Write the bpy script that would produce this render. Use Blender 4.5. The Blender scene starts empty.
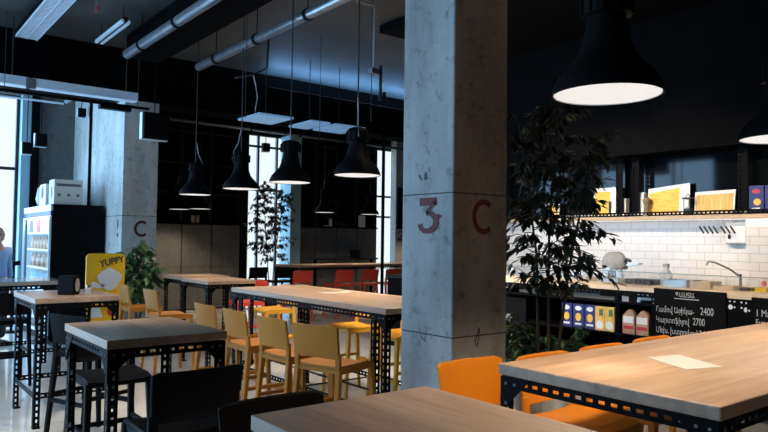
import bpy, math, random
from mathutils import Vector, Matrix
random.seed(7)
PI = math.pi
SC = bpy.context.scene
COL = SC.collection

# ------------------------------------------------------------------ materials
MATS = {}
def mat(name, col, rough=.5, metal=0., spec=.5, emit=None, estr=0., noise=None, trans=0., alpha=1., bump=None, coat=0.):
    m = bpy.data.materials.new(name); m.use_nodes = True
    nt = m.node_tree; b = nt.nodes['Principled BSDF']
    b.inputs['Base Color'].default_value = (*col, 1)
    b.inputs['Roughness'].default_value = rough
    b.inputs['Metallic'].default_value = metal
    b.inputs['Specular IOR Level'].default_value = spec
    b.inputs['Transmission Weight'].default_value = trans
    b.inputs['Alpha'].default_value = alpha
    b.inputs['Coat Weight'].default_value = coat
    if emit:
        b.inputs['Emission Color'].default_value = (*emit, 1); b.inputs['Emission Strength'].default_value = estr
    if noise:                                     # (scale, col2, stretch)
        tc = nt.nodes.new('ShaderNodeTexCoord'); mp = nt.nodes.new('ShaderNodeMapping')
        mp.inputs['Scale'].default_value = noise[2]
        n = nt.nodes.new('ShaderNodeTexNoise'); n.inputs['Scale'].default_value = noise[0]
        n.inputs['Detail'].default_value = 6; n.inputs['Roughness'].default_value = .6
        r = nt.nodes.new('ShaderNodeValToRGB')
        r.color_ramp.elements[0].position = .32; r.color_ramp.elements[1].position = .68
        r.color_ramp.elements[0].color = (*col, 1); r.color_ramp.elements[1].color = (*noise[1], 1)
        nt.links.new(tc.outputs['Object'], mp.inputs['Vector']); nt.links.new(mp.outputs[0], n.inputs['Vector'])
        nt.links.new(n.outputs['Fac'], r.inputs['Fac']); nt.links.new(r.outputs[0], b.inputs['Base Color'])
        if bump:
            bp = nt.nodes.new('ShaderNodeBump'); bp.inputs['Strength'].default_value = bump; bp.inputs['Distance'].default_value = .01
            nt.links.new(n.outputs['Fac'], bp.inputs['Height']); nt.links.new(bp.outputs[0], b.inputs['Normal'])
    MATS[name] = m
    return m

def N(m, t): return m.node_tree.nodes.new(t)
def K(m, a, b): m.node_tree.links.new(a, b)

def concrete(name, c1, c2, seams=True, rough=.75):
    m = mat(name, c1, rough)
    b = m.node_tree.nodes['Principled BSDF']
    g = N(m, 'ShaderNodeNewGeometry')
    n1 = N(m, 'ShaderNodeTexNoise'); n1.inputs['Scale'].default_value = 1.7; n1.inputs['Detail'].default_value = 8; n1.inputs['Roughness'].default_value = .65
    mp = N(m, 'ShaderNodeMapping'); mp.inputs['Scale'].default_value = (1, 1, .35)
    K(m, g.outputs['Position'], mp.inputs['Vector']); K(m, mp.outputs[0], n1.inputs['Vector'])
    r = N(m, 'ShaderNodeValToRGB'); r.color_ramp.elements[0].position = .3; r.color_ramp.elements[1].position = .72
    r.color_ramp.elements[0].color = (*c1, 1); r.color_ramp.elements[1].color = (*c2, 1)
    K(m, n1.outputs['Fac'], r.inputs['Fac'])
    n2 = N(m, 'ShaderNodeTexNoise'); n2.inputs['Scale'].default_value = 11; n2.inputs['Detail'].default_value = 9; n2.inputs['Roughness'].default_value = .7
    K(m, g.outputs['Position'], n2.inputs['Vector'])
    r2 = N(m, 'ShaderNodeValToRGB'); r2.color_ramp.elements[0].position = .30; r2.color_ramp.elements[1].position = .46
    r2.color_ramp.elements[0].color = (.45, .45, .45, 1); r2.color_ramp.elements[1].color = (1, 1, 1, 1)
    K(m, n2.outputs['Fac'], r2.inputs['Fac'])
    mx = N(m, 'ShaderNodeMixRGB'); mx.blend_type = 'MULTIPLY'; mx.inputs['Fac'].default_value = 1
    K(m, r.outputs[0], mx.inputs['Color1']); K(m, r2.outputs[0], mx.inputs['Color2'])
    out = mx.outputs[0]
    if seams:
        sp = N(m, 'ShaderNodeSeparateXYZ'); K(m, g.outputs['Position'], sp.inputs[0])
        ad = N(m, 'ShaderNodeMath'); ad.operation = 'ADD'; ad.inputs[1].default_value = .005
        K(m, sp.outputs['Z'], ad.inputs[0])
        nz = N(m, 'ShaderNodeMath'); nz.operation = 'MULTIPLY_ADD'; nz.inputs[1].default_value = .012
        K(m, n2.outputs['Fac'], nz.inputs[0]); K(m, ad.outputs[0], nz.inputs[2])
        mo = N(m, 'ShaderNodeMath'); mo.operation = 'MODULO'; mo.inputs[1].default_value = .9385
        K(m, nz.outputs[0], mo.inputs[0])
        lt = N(m, 'ShaderNodeMath'); lt.operation = 'LESS_THAN'; lt.inputs[1].default_value = .009
        K(m, mo.outputs[0], lt.inputs[0])
        lo_ = N(m, 'ShaderNodeMath'); lo_.operation = 'LESS_THAN'; lo_.inputs[1].default_value = 2.2; K(m, sp.outputs['Z'], lo_.inputs[0])
        lt2 = N(m, 'ShaderNodeMath'); lt2.operation = 'MULTIPLY'; K(m, lt.outputs[0], lt2.inputs[0]); K(m, lo_.outputs[0], lt2.inputs[1]); lt = lt2
        m2 = N(m, 'ShaderNodeMixRGB'); m2.inputs['Color2'].default_value = (c1[0]*.25, c1[1]*.25, c1[2]*.25, 1)
        K(m, lt.outputs[0], m2.inputs['Fac']); K(m, out, m2.inputs['Color1']); out = m2.outputs[0]
    K(m, out, b.inputs['Base Color'])
    bp = N(m, 'ShaderNodeBump'); bp.inputs['Strength'].default_value = .25; bp.inputs['Distance'].default_value = .01
    K(m, n2.outputs['Fac'], bp.inputs['Height']); K(m, bp.outputs[0], b.inputs['Normal'])
    return m

def wood(name, c1, c2, axis, plank=.16, rough=.55):
    """planks running along axis (0 = X, 1 = Y) in object space"""
    m = mat(name, c1, rough); b = m.node_tree.nodes['Principled BSDF']
    tc = N(m, 'ShaderNodeTexCoord'); sp = N(m, 'ShaderNodeSeparateXYZ'); K(m, tc.outputs['Object'], sp.inputs[0])
    across = sp.outputs['Y' if axis == 0 else 'X']
    dv = N(m, 'ShaderNodeMath'); dv.operation = 'DIVIDE'; dv.inputs[1].default_value = plank; K(m, across, dv.inputs[0])
    fl = N(m, 'ShaderNodeMath'); fl.operation = 'FLOOR'; K(m, dv.outputs[0], fl.inputs[0])
    wn = N(m, 'ShaderNodeTexWhiteNoise'); wn.noise_dimensions = '1D'; K(m, fl.outputs[0], wn.inputs['W'])
    mp = N(m, 'ShaderNodeMapping'); mp.inputs['Scale'].default_value = (1.2, 14, 14) if axis == 0 else (14, 1.2, 14)
    K(m, tc.outputs['Object'], mp.inputs['Vector'])
    ofs = N(m, 'ShaderNodeVectorMath'); ofs.operation = 'ADD'; K(m, mp.outputs[0], ofs.inputs[0]); 
    sc = N(m, 'ShaderNodeVectorMath'); sc.operation = 'SCALE'; sc.inputs['Scale'].default_value = 9; K(m, wn.outputs['Color'], sc.inputs[0]); K(m, sc.outputs[0], ofs.inputs[1])
    n = N(m, 'ShaderNodeTexNoise'); n.inputs['Scale'].default_value = 1.6; n.inputs['Detail'].default_value = 7; n.inputs['Roughness'].default_value = .65
    n.inputs['Distortion'].default_value = .4
    K(m, ofs.outputs[0], n.inputs['Vector'])
    a = N(m, 'ShaderNodeMath'); a.operation = 'MULTIPLY_ADD'; a.inputs[1].default_value = .35; K(m, wn.outputs['Value'], a.inputs[0]); 
    s2 = N(m, 'ShaderNodeMath'); s2.operation = 'SUBTRACT'; s2.inputs[1].default_value = .17; K(m, n.outputs['Fac'], s2.inputs[0]); K(m, s2.outputs[0], a.inputs[2])
    r = N(m, 'ShaderNodeValToRGB'); r.color_ramp.elements[0].position = .25; r.color_ramp.elements[1].position = .75
    r.color_ramp.elements[0].color = (*c1, 1); r.color_ramp.elements[1].color = (*c2, 1); K(m, a.outputs[0], r.inputs['Fac'])
    K(m, r.outputs[0], b.inputs['Base Color'])
    b.inputs['Coat Weight'].default_value = .3; b.inputs['Coat Roughness'].default_value = .22
    bp = N(m, 'ShaderNodeBump'); bp.inputs['Strength'].default_value = .08; K(m, n.outputs['Fac'], bp.inputs['Height']); K(m, bp.outputs[0], b.inputs['Normal'])
    return m

def tile_mat(name):
    m = mat(name, (.8, .78, .74), .25); b = m.node_tree.nodes['Principled BSDF']
    g = N(m, 'ShaderNodeNewGeometry'); sp = N(m, 'ShaderNodeSeparateXYZ'); K(m, g.outputs['Position'], sp.inputs[0])
    cb = N(m, 'ShaderNodeCombineXYZ')
    ad = N(m, 'ShaderNodeMath'); ad.operation = 'ADD'; K(m, sp.outputs['X'], ad.inputs[0]); K(m, sp.outputs['Y'], ad.inputs[1])
    K(m, ad.outputs[0], cb.inputs['X']); K(m, sp.outputs['Z'], cb.inputs['Y'])
    br = N(m, 'ShaderNodeTexBrick'); br.inputs['Scale'].default_value = 1
    br.inputs['Brick Width'].default_value = .185; br.inputs['Row Height'].default_value = .0915; br.inputs['Mortar Size'].default_value = .0035
    br.inputs['Color1'].default_value = (.70, .655, .60, 1); br.inputs['Color2'].default_value = (.66, .615, .56, 1); br.inputs['Mortar'].default_value = (.45, .41, .37, 1)
    K(m, cb.outputs[0], br.inputs['Vector']); K(m, br.outputs['Color'], b.inputs['Base Color'])
    return m

mat('black_metal', (.0032, .0028, .0032), .55, spec=.06)
mat('black_plastic', (.0034, .003, .0036), .55, spec=.07)
mat('black_paint', (.0022, .002, .0022), .85, spec=.03)
mat('black_wall', (.0028, .0025, .0028), .8, spec=.04, noise=(6, (.005, .005, .006), (1, 1, 1)))
mat('dark_steel', (.016, .016, .019), .45, .3, noise=(3, (.026, .027, .03), (1, 1, 1)))
mat('galvanised', (.40, .43, .47), .35, .85, noise=(12, (.28, .30, .34), (1, 1, 1)))
mat('pale_metal', (.68, .80, .92), .4, .1)  # tinted blue to carry the window light on the cable tray
mat('duct_metal', (.6, .64, .7), .06, .9)
mat('chrome', (.6, .6, .62), .18, 1)
mat('steel', (.5, .49, .47), .3, .9)
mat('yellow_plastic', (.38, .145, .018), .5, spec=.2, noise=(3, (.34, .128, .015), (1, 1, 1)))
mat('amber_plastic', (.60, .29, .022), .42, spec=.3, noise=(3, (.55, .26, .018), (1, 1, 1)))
mat('orange_plastic', (.56, .18, .009), .4, spec=.3, noise=(3, (.51, .16, .008), (1, 1, 1)))
mat('red_plastic', (.58, .045, .018), .4)
mat('white_plastic', (.72, .72, .70), .4)
mat('white_shade', (.8, .8, .78), .5)
mat('paper', (.46, .44, .42), .8)
mat('red_paint', (.10, .008, .010), .7, noise=(30, (.065, .008, .010), (1, 1, 1)))
mat('ceiling_paint', (.060, .060, .056), .5, noise=(2.2, (.036, .036, .034), (1, 1, 1)))
mat('ceiling_shaded', (.004, .004, .0045), .8, spec=.05)
mat('floor_concrete', (.80, .77, .71), .22, spec=.7, noise=(1.4, (.66, .635, .585), (1, 1, 1)), coat=.8)
mat('lamp_disc', (.25, .25, .24), .6, emit=(1, .975, .94), estr=.70)
mat('painted_sheen', (.2, .25, .3), .4, emit=(.14, .36, .70), estr=.42)  # emission stands in for window light mirrored on duct undersides
mat('dull_bolt', (.12, .12, .13), .4, .6)
mat('tube_glow', (.9, .9, .9), .5, emit=(.75, .9, 1.), estr=.25)
mat('dark_glass', (.004, .005, .006), .05, spec=.22)
mat('clear_glass', (.75, .85, .82), .02, trans=1., alpha=.22)
mat('window_glass', (1, 1, 1), .0, alpha=.06)
mat('glass_edge', (.16, .24, .22), .2)
mat('chalkboard', (.004, .004, .0045), .75, spec=.08, noise=(5, (.007, .007, .0075), (1, 1, 1)))
mat('chalk', (.72, .71, .68), .9, noise=(60, (.35, .35, .34), (1, 1, 1)))
mat('jamb_daylit', (.26, .42, .50), .5)  # blue daylight on the window reveals is put into this colour
mat('shelf_wood', (.62, .44, .27), .5, noise=(3, (.52, .35, .20), (1, 9, 9)))
mat('counter_wood', (.80, .63, .44), .5, noise=(3, (.72, .55, .37), (9, 1, 9)))
mat('box_wood', (.30, .20, .12), .6, noise=(4, (.2, .13, .08), (1, 8, 8)))
mat('box_grey', (.42, .40, .38), .6)
mat('carton', (.62, .56, .50), .7); mat('carton_print', (.12, .10, .11), .7)
mat('navy', (.018, .022, .14), .4); mat('label_white', (.8, .78, .74), .5); mat('label_red', (.5, .03, .04), .5)
mat('pasta_yellow', (.82, .40, .012), .55, noise=(7, (.85, .60, .12), (1, 1, 6)))
mat('pasta_stripe', (.70, .30, .03), .55, noise=(9, (.82, .60, .20), (1, 5, .6)))
mat('pack_orange', (.72, .36, .06), .5, noise=(9, (.80, .62, .20), (1, 1, 1)))
mat('pack_green', (.06, .16, .05), .5)
mat('bag_kraft', (.55, .34, .21), .6, noise=(14, (.36, .16, .09), (1, 1, 1)))
mat('cover_grey', (.22, .215, .21), .6, noise=(10, (.34, .335, .33), (1, 1, 1)), bump=.5)
mat('sponge', (.65, .42, .03), .9)
mat('tan_tray', (.42, .32, .2), .4)
mat('sign_yellow', (.78, .46, .012), .45); mat('sign_white', (.62, .70, .74), .5); mat('ink', (.012, .014, .02), .6)
mat('leaf_dark', (.012, .022, .010), .45, noise=(9, (.03, .05, .018), (1, 1, 1)))
mat('leaf_green', (.028, .075, .026), .4, noise=(9, (.07, .15, .05), (1, 1, 1)))
mat('bark', (.05, .035, .025), .8); mat('soil', (.02, .014, .01), .95)
mat('pot_black', (.015, .015, .016), .5); mat('pot_white', (.012, .012, .012), .5, noise=(4, (1, .98, .93), (1, 1, .4)))
mat('bottle_amber', (.16, .05, .015), .25); mat('bottle_orange', (.7, .33, .05), .25); mat('bottle_blue', (.15, .42, .55), .25)
mat('bottle_red', (.5, .04, .06), .3); mat('pack_lemon', (.75, .68, .22), .4)
mat('fridge_inside', (.62, .76, .82), .4)
mat('skin', (.50, .28, .20), .5); mat('hair_grey', (.22, .2, .18), .8); mat('shirt_blue', (.28, .42, .68), .8); mat('trousers', (.02, .022, .035), .8)
mat('shoe', (.02, .016, .014), .5); mat('eye', (.02, .02, .02), .2); mat('lip', (.4, .16, .13), .5)
mat('cable', (.012, .012, .013), .6); mat('cable_grey', (.3, .31, .33), .5)
mat('sprinkler_red', (.35, .06, .03), .4)
mat('glass_jar', (.6, .62, .62), .1, alpha=.6)
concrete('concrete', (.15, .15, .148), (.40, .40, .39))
concrete('concrete_pier', (.27, .285, .28), (.60, .61, .585))  # paler copy of the pillar concrete, daylight on the pier put into the colour
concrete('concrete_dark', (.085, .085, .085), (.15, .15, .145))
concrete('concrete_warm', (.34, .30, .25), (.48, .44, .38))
wood('oak_along', (.27, .165, .10), (.44, .29, .185), 1)
wood('oak_cross', (.27, .165, .10), (.46, .30, .19), 0, .3)
tile_mat('subway_tile')
_b = wood('oak_sheen', (.40, .33, .27), (.55, .47, .40), 0, .3, .3).node_tree.nodes['Principled BSDF']; _b.inputs['Coat Weight'].default_value = 1; _b.inputs['Coat Roughness'].default_value = .1  # paler oak copy, window sheen on the top partly put into the colour

# ------------------------------------------------------------------ mesh helpers
class MB:
    def __init__(s): s.v = []; s.f = []; s.mi = []; s.cur = 0
    def add(s, vs, fs):
        b = len(s.v); s.v += [tuple(v) for v in vs]
        for f in fs: s.f.append(tuple(b + i for i in f)); s.mi.append(s.cur)
    def box(s, c, d, rot=None):
        hx, hy, hz = d[0]/2, d[1]/2, d[2]/2
        vs = [Vector((x, y, z)) for x in (-hx, hx) for y in (-hy, hy) for z in (-hz, hz)]
        if rot is not None: vs = [rot @ v for v in vs]
        c = Vector(c)
        s.add([v + c for v in vs], [(0,1,3,2),(4,6,7,5),(0,4,5,1),(2,3,7,6),(0,2,6,4),(1,5,7,3)]); return s
    def lh(s, lo, hi):
        return s.box([(a+b)/2 for a, b in zip(lo, hi)], [abs(b-a) for a, b in zip(lo, hi)])
    def bar(s, p0, p1, w0, w1=None, d0=None, d1=None, up=(0, 1, 0), ch=.25):
        """tapered bar with chamfered section: w along side, d along other"""
        w1 = w0 if w1 is None else w1; d0 = w0 if d0 is None else d0; d1 = d0 if d1 is None else d1
        p0, p1 = Vector(p0), Vector(p1); t = (p1-p0).normalized()
        a = t.cross(Vector(up));  a = a.normalized() if a.length > 1e-4 else Vector((1, 0, 0)); b = t.cross(a).normalized()
        def ring(p, w, d):
            o = []
            for sx, sy in ((-1,-1),(1,-1),(1,1),(-1,1)):
                k1, k2 = ((sx*(1-ch), sy), (sx, sy*(1-ch))) if (sx*sy) < 0 else ((sx, sy*(1-ch)), (sx*(1-ch), sy))
                for k in ((k1, k2)): o.append(p + a*k[0]*w/2 + b*k[1]*d/2)
            # order around
            c = p; o.sort(key=lambda q: math.atan2((q-c).dot(b)/d, (q-c).dot(a)/w))
            return o
        r0, r1 = ring(p0, w0, d0), ring(p1, w1, d1); n = len(r0)
        fs = [(i, (i+1) % n, n+(i+1) % n, n+i) for i in range(n)] + [tuple(range(n))[::-1], tuple(range(n, 2*n))]
        s.add(r0 + r1, fs); return s
    def tube(s, pts, r, n=8, caps=True):
        pts = [Vector(p) for p in pts]; rings = []
        rr = r if isinstance(r, (list, tuple)) else [r]*len(pts)
        up = Vector((0, 0, 1))
        for i, p in enumerate(pts):
            t = (pts[min(i+1, len(pts)-1)] - pts[max(i-1, 0)]).normalized()
            a = t.cross(up)
            if a.length < 1e-3: a = t.cross(Vector((1, 0, 0)))
            a.normalize(); b = t.cross(a)
            rings.append([p + (a*math.cos(2*PI*k/n) + b*math.sin(2*PI*k/n))*rr[i] for k in range(n)])
        vs = [v for q in rings for v in q]; fs = []
        for i in range(len(pts)-1):
            for k in range(n): fs.append((i*n+k, i*n+(k+1) % n, (i+1)*n+(k+1) % n, (i+1)*n+k))
        if caps: fs += [tuple(range(n))[::-1], tuple(range((len(pts)-1)*n, len(pts)*n))]
        s.add(vs, fs); return s
    def lathe(s, prof, c=(0, 0, 0), n=28):
        vs = []; fs = []; c = Vector(c)
        for r, z in prof:
            for k in range(n): vs.append(c + Vector((max(r, 1e-4)*math.cos(2*PI*k/n), max(r, 1e-4)*math.sin(2*PI*k/n), z)))
        for i in range(len(prof)-1):
            for k in range(n): fs.append((i*n+k, i*n+(k+1) % n, (i+1)*n+(k+1) % n, (i+1)*n+k))
        s.add(vs, fs); return s
    def surf(s, fn, nu, nv, th):
        """thick sheet: fn(u,v)->(point, normal)"""
        top = []; bot = []
        for j in range(nv+1):
            for i in range(nu+1):
                p, nn = fn(i/nu, j/nv); p = Vector(p); nn = Vector(nn).normalized()
                top.append(p + nn*th/2); bot.append(p - nn*th/2)
        m = len(top); W = nu+1; fs = []
        for j in range(nv):
            for i in range(nu):
                a = j*W+i; fs.append((a, a+1, a+W+1, a+W)); fs.append((m+a, m+a+W, m+a+W+1, m+a+1))
        for i in range(nu):
            fs.append((i, m+i, m+i+1, i+1)); a = nv*W+i; fs.append((a, a+1, m+a+1, m+a))
        for j in range(nv):
            a = j*W; fs.append((a, a+W, m+a+W, m+a)); a = j*W+nu; fs.append((a, m+a, m+a+W, a+W))
        s.add(top+bot, fs); return s
    def prism(s, poly, ext):
        poly = [Vector(p) for p in poly]; ext = Vector(ext); n = len(poly)
        s.add(poly + [p+ext for p in poly], [tuple(range(n))[::-1], tuple(range(n, 2*n))] + [(i, (i+1) % n, n+(i+1) % n, n+i) for i in range(n)]); return s
    def plate(s, p, L, W, Nn, length, w, t=.003, pitch=.05, hl=.028, hw=.014, off=0.):
        """slotted steel strip from p along L, width along W"""
        p, L, W, Nn = Vector(p), Vector(L), Vector(W), Vector(Nn)
        def bx(a0, a1, b0, b1):
            q = [p + L*a + W*b for a, b in ((a0, b0), (a1, b0), (a1, b1), (a0, b1))]
            s.prism(q, Nn*t)
        m0, m1 = (w-hw)/2, (w+hw)/2
        bx(0, length, 0, m0); bx(0, length, m1, w)
        a = off; bx(0, max(off, .004), m0, m1)
        while a + hl < length:
            e = min(a + pitch, length); bx(a + hl, e, m0, m1); a += pitch
        return s
    def build(s, name, m, parent=None, smooth=False, bevel=0., loc=None, weld=False):
        me = bpy.data.meshes.new(name); me.from_pydata(s.v, [], s.f)
        ms = m if isinstance(m, (list, tuple)) else [m]
        for q in ms: me.materials.append(MATS[q])
        if len(ms) > 1: me.polygons.foreach_set('material_index', s.mi)
        me.update()
        import bmesh
        bm = bmesh.new(); bm.from_mesh(me); bmesh.ops.recalc_face_normals(bm, faces=bm.faces); bm.to_mesh(me); bm.free()
        if smooth: me.polygons.foreach_set('use_smooth', [True]*len(me.polygons))
        o = bpy.data.objects.new(name, me); COL.objects.link(o)
        if parent is not None: o.parent = parent
        if loc is not None: o.location = loc
        if bevel:
            b = o.modifiers.new('bevel', 'BEVEL'); b.width = bevel; b.segments = 2; b.limit_method = 'ANGLE'; b.angle_limit = math.radians(50)
        return o

def tag(o, label=None, cat=None, group=None, kind=None):
    if label: o['label'] = label
    if cat: o['category'] = cat
    if group: o['group'] = group
    if kind: o['kind'] = kind
    return o
def empty(name, loc, label, cat, group=None, rz=0.):
    o = bpy.data.objects.new(name, None); COL.objects.link(o); o.location = loc; o.rotation_euler = (0, 0, rz)
    o.empty_display_size = .1
    return tag(o, label, cat, group)
def kids(o): return [c for c in CH.get(o.name, [])]
CH = {}
def index():
    CH.clear()
    for o in COL.objects:
        if o.parent: CH.setdefault(o.parent.name, []).append(o)
def dup(root, loc, rz, label, group=None, swap=None):
    index()
    def cp(o, par):
        c = o.copy(); COL.objects.link(c)
        if par is not None: c.parent = par
        if swap and c.type == 'MESH' and o.data.materials and o.data.materials[0].name in swap:
            c.data = swapped(o.data, swap)
        for k in kids(o): cp(k, c)
        return c
    r = cp(root, None); r.location = loc; r.rotation_euler = (0, 0, rz); r['label'] = label
    if group: r['group'] = group
    return r
SW = {}
def swapped(me, swap):
    key = (me.name, tuple(sorted(swap.items())))
    if key not in SW:
        m2 = me.copy()
        for i, q in enumerate(m2.materials):
            if q.name in swap: m2.materials[i] = MATS[swap[q.name]]
        SW[key] = m2
    return SW[key]
def struct(name, mb, m, label=None, **kw):
    o = mb.build(name, m, **kw); o['kind'] = 'structure'
    if label: o['label'] = label
    return o

FACE_MX = Matrix(((0, 0, -1), (-1, 0, 0), (0, 1, 0)))      # text lying in a wall that faces -X
FACE_MY = Matrix(((1, 0, 0), (0, 0, -1), (0, 1, 0)))       # ... that faces -Y
def text(name, body, size, m, parent, pos, R, align='LEFT', squash=1., bold=0.):
    cu = bpy.data.curves.new(name, 'FONT'); cu.body = body; cu.size = size; cu.align_x = align; cu.extrude = .0008; cu.offset = bold
    cu.resolution_u = 3
    t = bpy.data.objects.new(name, cu); COL.objects.link(t)
    dg = bpy.context.evaluated_depsgraph_get(); me = bpy.data.meshes.new_from_object(t.evaluated_get(dg))
    bpy.data.objects.remove(t); bpy.data.curves.remove(cu)
    for v in me.vertices: v.co.x *= squash
    me.name = name; me.materials.clear(); me.materials.append(MATS[m])
    o = bpy.data.objects.new(name, me); COL.objects.link(o); o.parent = parent
    o.matrix_local = Matrix.Translation(Vector(pos)) @ R.to_4x4()
    return o
def strokes(name, lines, w, m, parent, pos, R, h=1.):
    """painted strokes: list of (points, widths) in a unit box scaled by h, laid on a wall"""
    mb = MB()
    for pts, ws in lines:
        pts = [Vector((p[0], p[1], 0))*h for p in pts]; n = len(pts)
        L = []; Rr = []
        for i, p in enumerate(pts):
            t = (pts[min(i+1, n-1)] - pts[max(i-1, 0)]).normalized(); a = Vector((-t.y, t.x, 0))
            k = ws[min(i, len(ws)-1)]*w*h
            L.append(p + a*k/2); Rr.append(p - a*k/2)
        b = len(mb.v); mb.add(L + Rr, [(i, i+1, n+i+1, n+i) for i in range(n-1)])
        mb.add([q + Vector((0, 0, .0015)) for q in L + Rr], [(i, i+1, n+i+1, n+i) for i in range(n-1)])
    o = mb.build(name, m, parent); o.matrix_local = Matrix.Translation(Vector(pos)) @ R.to_4x4()
    return o

# ------------------------------------------------------------------ setting
CEIL = 4.3; KXX = 7.29
struct('floor', MB().lh((-3.2, -3.2, -.1), (12.7, 14.5, 0)), 'floor_concrete', 'polished grey concrete floor')
struct('ceiling', MB().lh((-3.2, -3.2, CEIL), (12.7, 14.5, CEIL+.15)), 'ceiling_paint', 'dark painted concrete ceiling')
struct('trim_beam', MB().lh((-3.0, 9.96, 3.56), (12.5, 10.45, CEIL)), 'black_paint', 'deep black ceiling beam', bevel=.01)
struct('ceiling_shaded', MB().lh((5.2, -3.0, 4.2), (KXX, 6.7, CEIL-.001)), 'ceiling_shaded', 'ceiling zone over the counter with its shade painted in black')  # same ceiling as the rest, its shade put into a black colour

def window(num, axis, const, a0, a1, z0, z1, mull, trans, label, thick=.08, fm='black_metal', frame=.05):
    """frame + mullions + glass in a wall; axis 'x' = wall runs along X at Y = const"""
    def P(a, d, z): return (a, const+d, z) if axis == 'x' else (const+d, a, z)
    o = MB()
    def bb(m, a, b, c, d, t=thick):
        m.lh(P(a, -t/2, c), P(b, t/2, d))
    bb(o, a0, a0+frame, z0, z1); bb(o, a1-frame, a1, z0, z1); bb(o, a0+frame, a1-frame, z0, z0+frame); bb(o, a0+frame, a1-frame, z1-frame, z1)
    for q in mull: bb(o, q-.025, q+.025, z0+frame, z1-frame, thick*.8)
    xs = [a0+frame] + [q for q in mull] + [a1-frame]
    for i in range(len(xs)-1):
        lo = xs[i] + (.025 if i else 0); hi = xs[i+1] - (.025 if i < len(xs)-2 else 0)
        for t in trans: bb(o, lo, hi, t-.025, t+.025, thick*.7)
    w = struct(f'window_{num}', o, fm, label)
    g = MB(); g.lh(P(a0+frame, -.004, z0+frame), P(a1-frame, .004, z1-frame))
    g.build('window_glass', 'window_glass', w)
    return w

# left wall (out of frame, daylight comes in here)
LX = -3.0
lw = MB()
wins = [(3.13, 5.9), (8.7, 12.3)]
edges = [-3.0] + [e for w in wins for e in w] + [12.9]
for i in range(0, len(edges), 2): lw.lh((LX-.2, edges[i], 0), (LX, edges[i+1], CEIL))
for a, b in wins:
    lw.lh((LX-.2, a, 0), (LX, b, .25)); lw.lh((LX-.2, a, 3.95), (LX, b, CEIL))
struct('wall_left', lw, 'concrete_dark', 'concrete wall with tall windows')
for i, (a, b) in enumerate(wins):
    window(i+4, 'y', LX-.1, a, b, .25, 3.95, [a+(b-a)/3, a+2*(b-a)/3], [2.7], 'tall black framed window in the side wall')
struct('wall_back', MB().lh((-3.2, -3.2, 0), (9.0, -3.0, CEIL)), 'concrete_dark')
struct('wall_right', MB().lh((12.5, 6.9, 0), (12.7, 14.5, CEIL)), 'black_wall')
# far wall, bay beside the pier
fw = MB(); fw.lh((2.47, 12.7, 0), (3.05, 12.9, CEIL)); fw.lh((-3.2, 12.7, 3.95), (2.47, 12.9, CEIL)); fw.lh((-3.2, 12.7, 0), (-2.2, 12.9, 3.95))
struct('wall_far', fw, 'concrete_dark', 'grey concrete wall strip between window and pier')
window(1, 'x', 12.86, -2.2, 2.2, .02, 3.95, [-.7, .8], [2.70], 'tall bright window at the edge beside the drinks fridge', fm='dark_steel')
o = struct('trim_1', MB().lh((2.2, 12.62, 0), (2.34, 12.9, 3.95)), 'jamb_daylit', 'window jamb coloured with blue daylight')
o = struct('trim_2', MB().lh((2.34, 12.6, 0), (2.47, 12.9, 3.95)), 'black_metal', 'black window post')
# far wall behind the dining tables
FY = 14.2
f2 = MB()
segs = [(3.55, 7.2), (8.35, 11.0), (11.85, 12.5)]
for a, b in segs: f2.lh((a, FY, 0), (b, FY+.2, CEIL))
f2.lh((7.2, FY, 4.05), (8.35, FY+.2, CEIL)); f2.lh((11.0, FY, 4.05), (11.85, FY+.2, CEIL))
struct('wall_rear', f2, 'black_wall', 'black upper wall behind the dining room')
wsc = MB()
for a, b in [(3.56, 7.0), (8.4, 10.95), (11.87, 12.5)]:
    n = max(1, round((b-a)/.68)); st = (b-a)/n
    for i in range(n): wsc.lh((a+i*st+.012, FY-.06, .02), (a+(i+1)*st-.012, FY-.002, 1.86))
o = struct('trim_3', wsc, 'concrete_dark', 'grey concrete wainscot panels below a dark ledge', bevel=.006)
struct('trim_4', MB().lh((3.56, FY-.12, 1.865), (7.0, FY-.001, 1.90)).lh((8.4, FY-.12, 1.865), (10.95, FY-.001, 1.90)), 'black_metal', 'thin black ledge above the wainscot panels')
# black steel frames in the upper wall
fr = MB()
for a, b in [(3.6, 6.95), (8.45, 10.9)]:
    n = round((b-a)/.68); st = (b-a)/n
    for i in range(n+1): fr.lh((a+i*st-.025, FY-.05, 1.92), (a+i*st+.025, FY-.001, 4.0))
    for z in (2.55, 3.2, 3.9): fr.lh((a, FY-.045, z-.02), (b, FY-.002, z+.02))
struct('trim_5', fr, 'dark_steel', 'dark steel lattice on the upper rear wall')
window(2, 'x', FY+.1, 7.2, 8.35, .05, 4.05, [7.5, 8.0], [2.72, 3.75], 'bright window behind the potted fig tree', fm='dark_steel')
o = struct('trim_6', MB().lh((8.06, FY-.5, .02), (8.34, FY-.01, 4.02)), 'jamb_daylit', 'jamb coloured with blue daylight beside the rear window')
window(3, 'x', FY+.1, 11.0, 11.85, .05, 4.05, [11.3], [2.2, 2.75], 'narrow bright window beside the far numbered column', fm='dark_steel')

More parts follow.
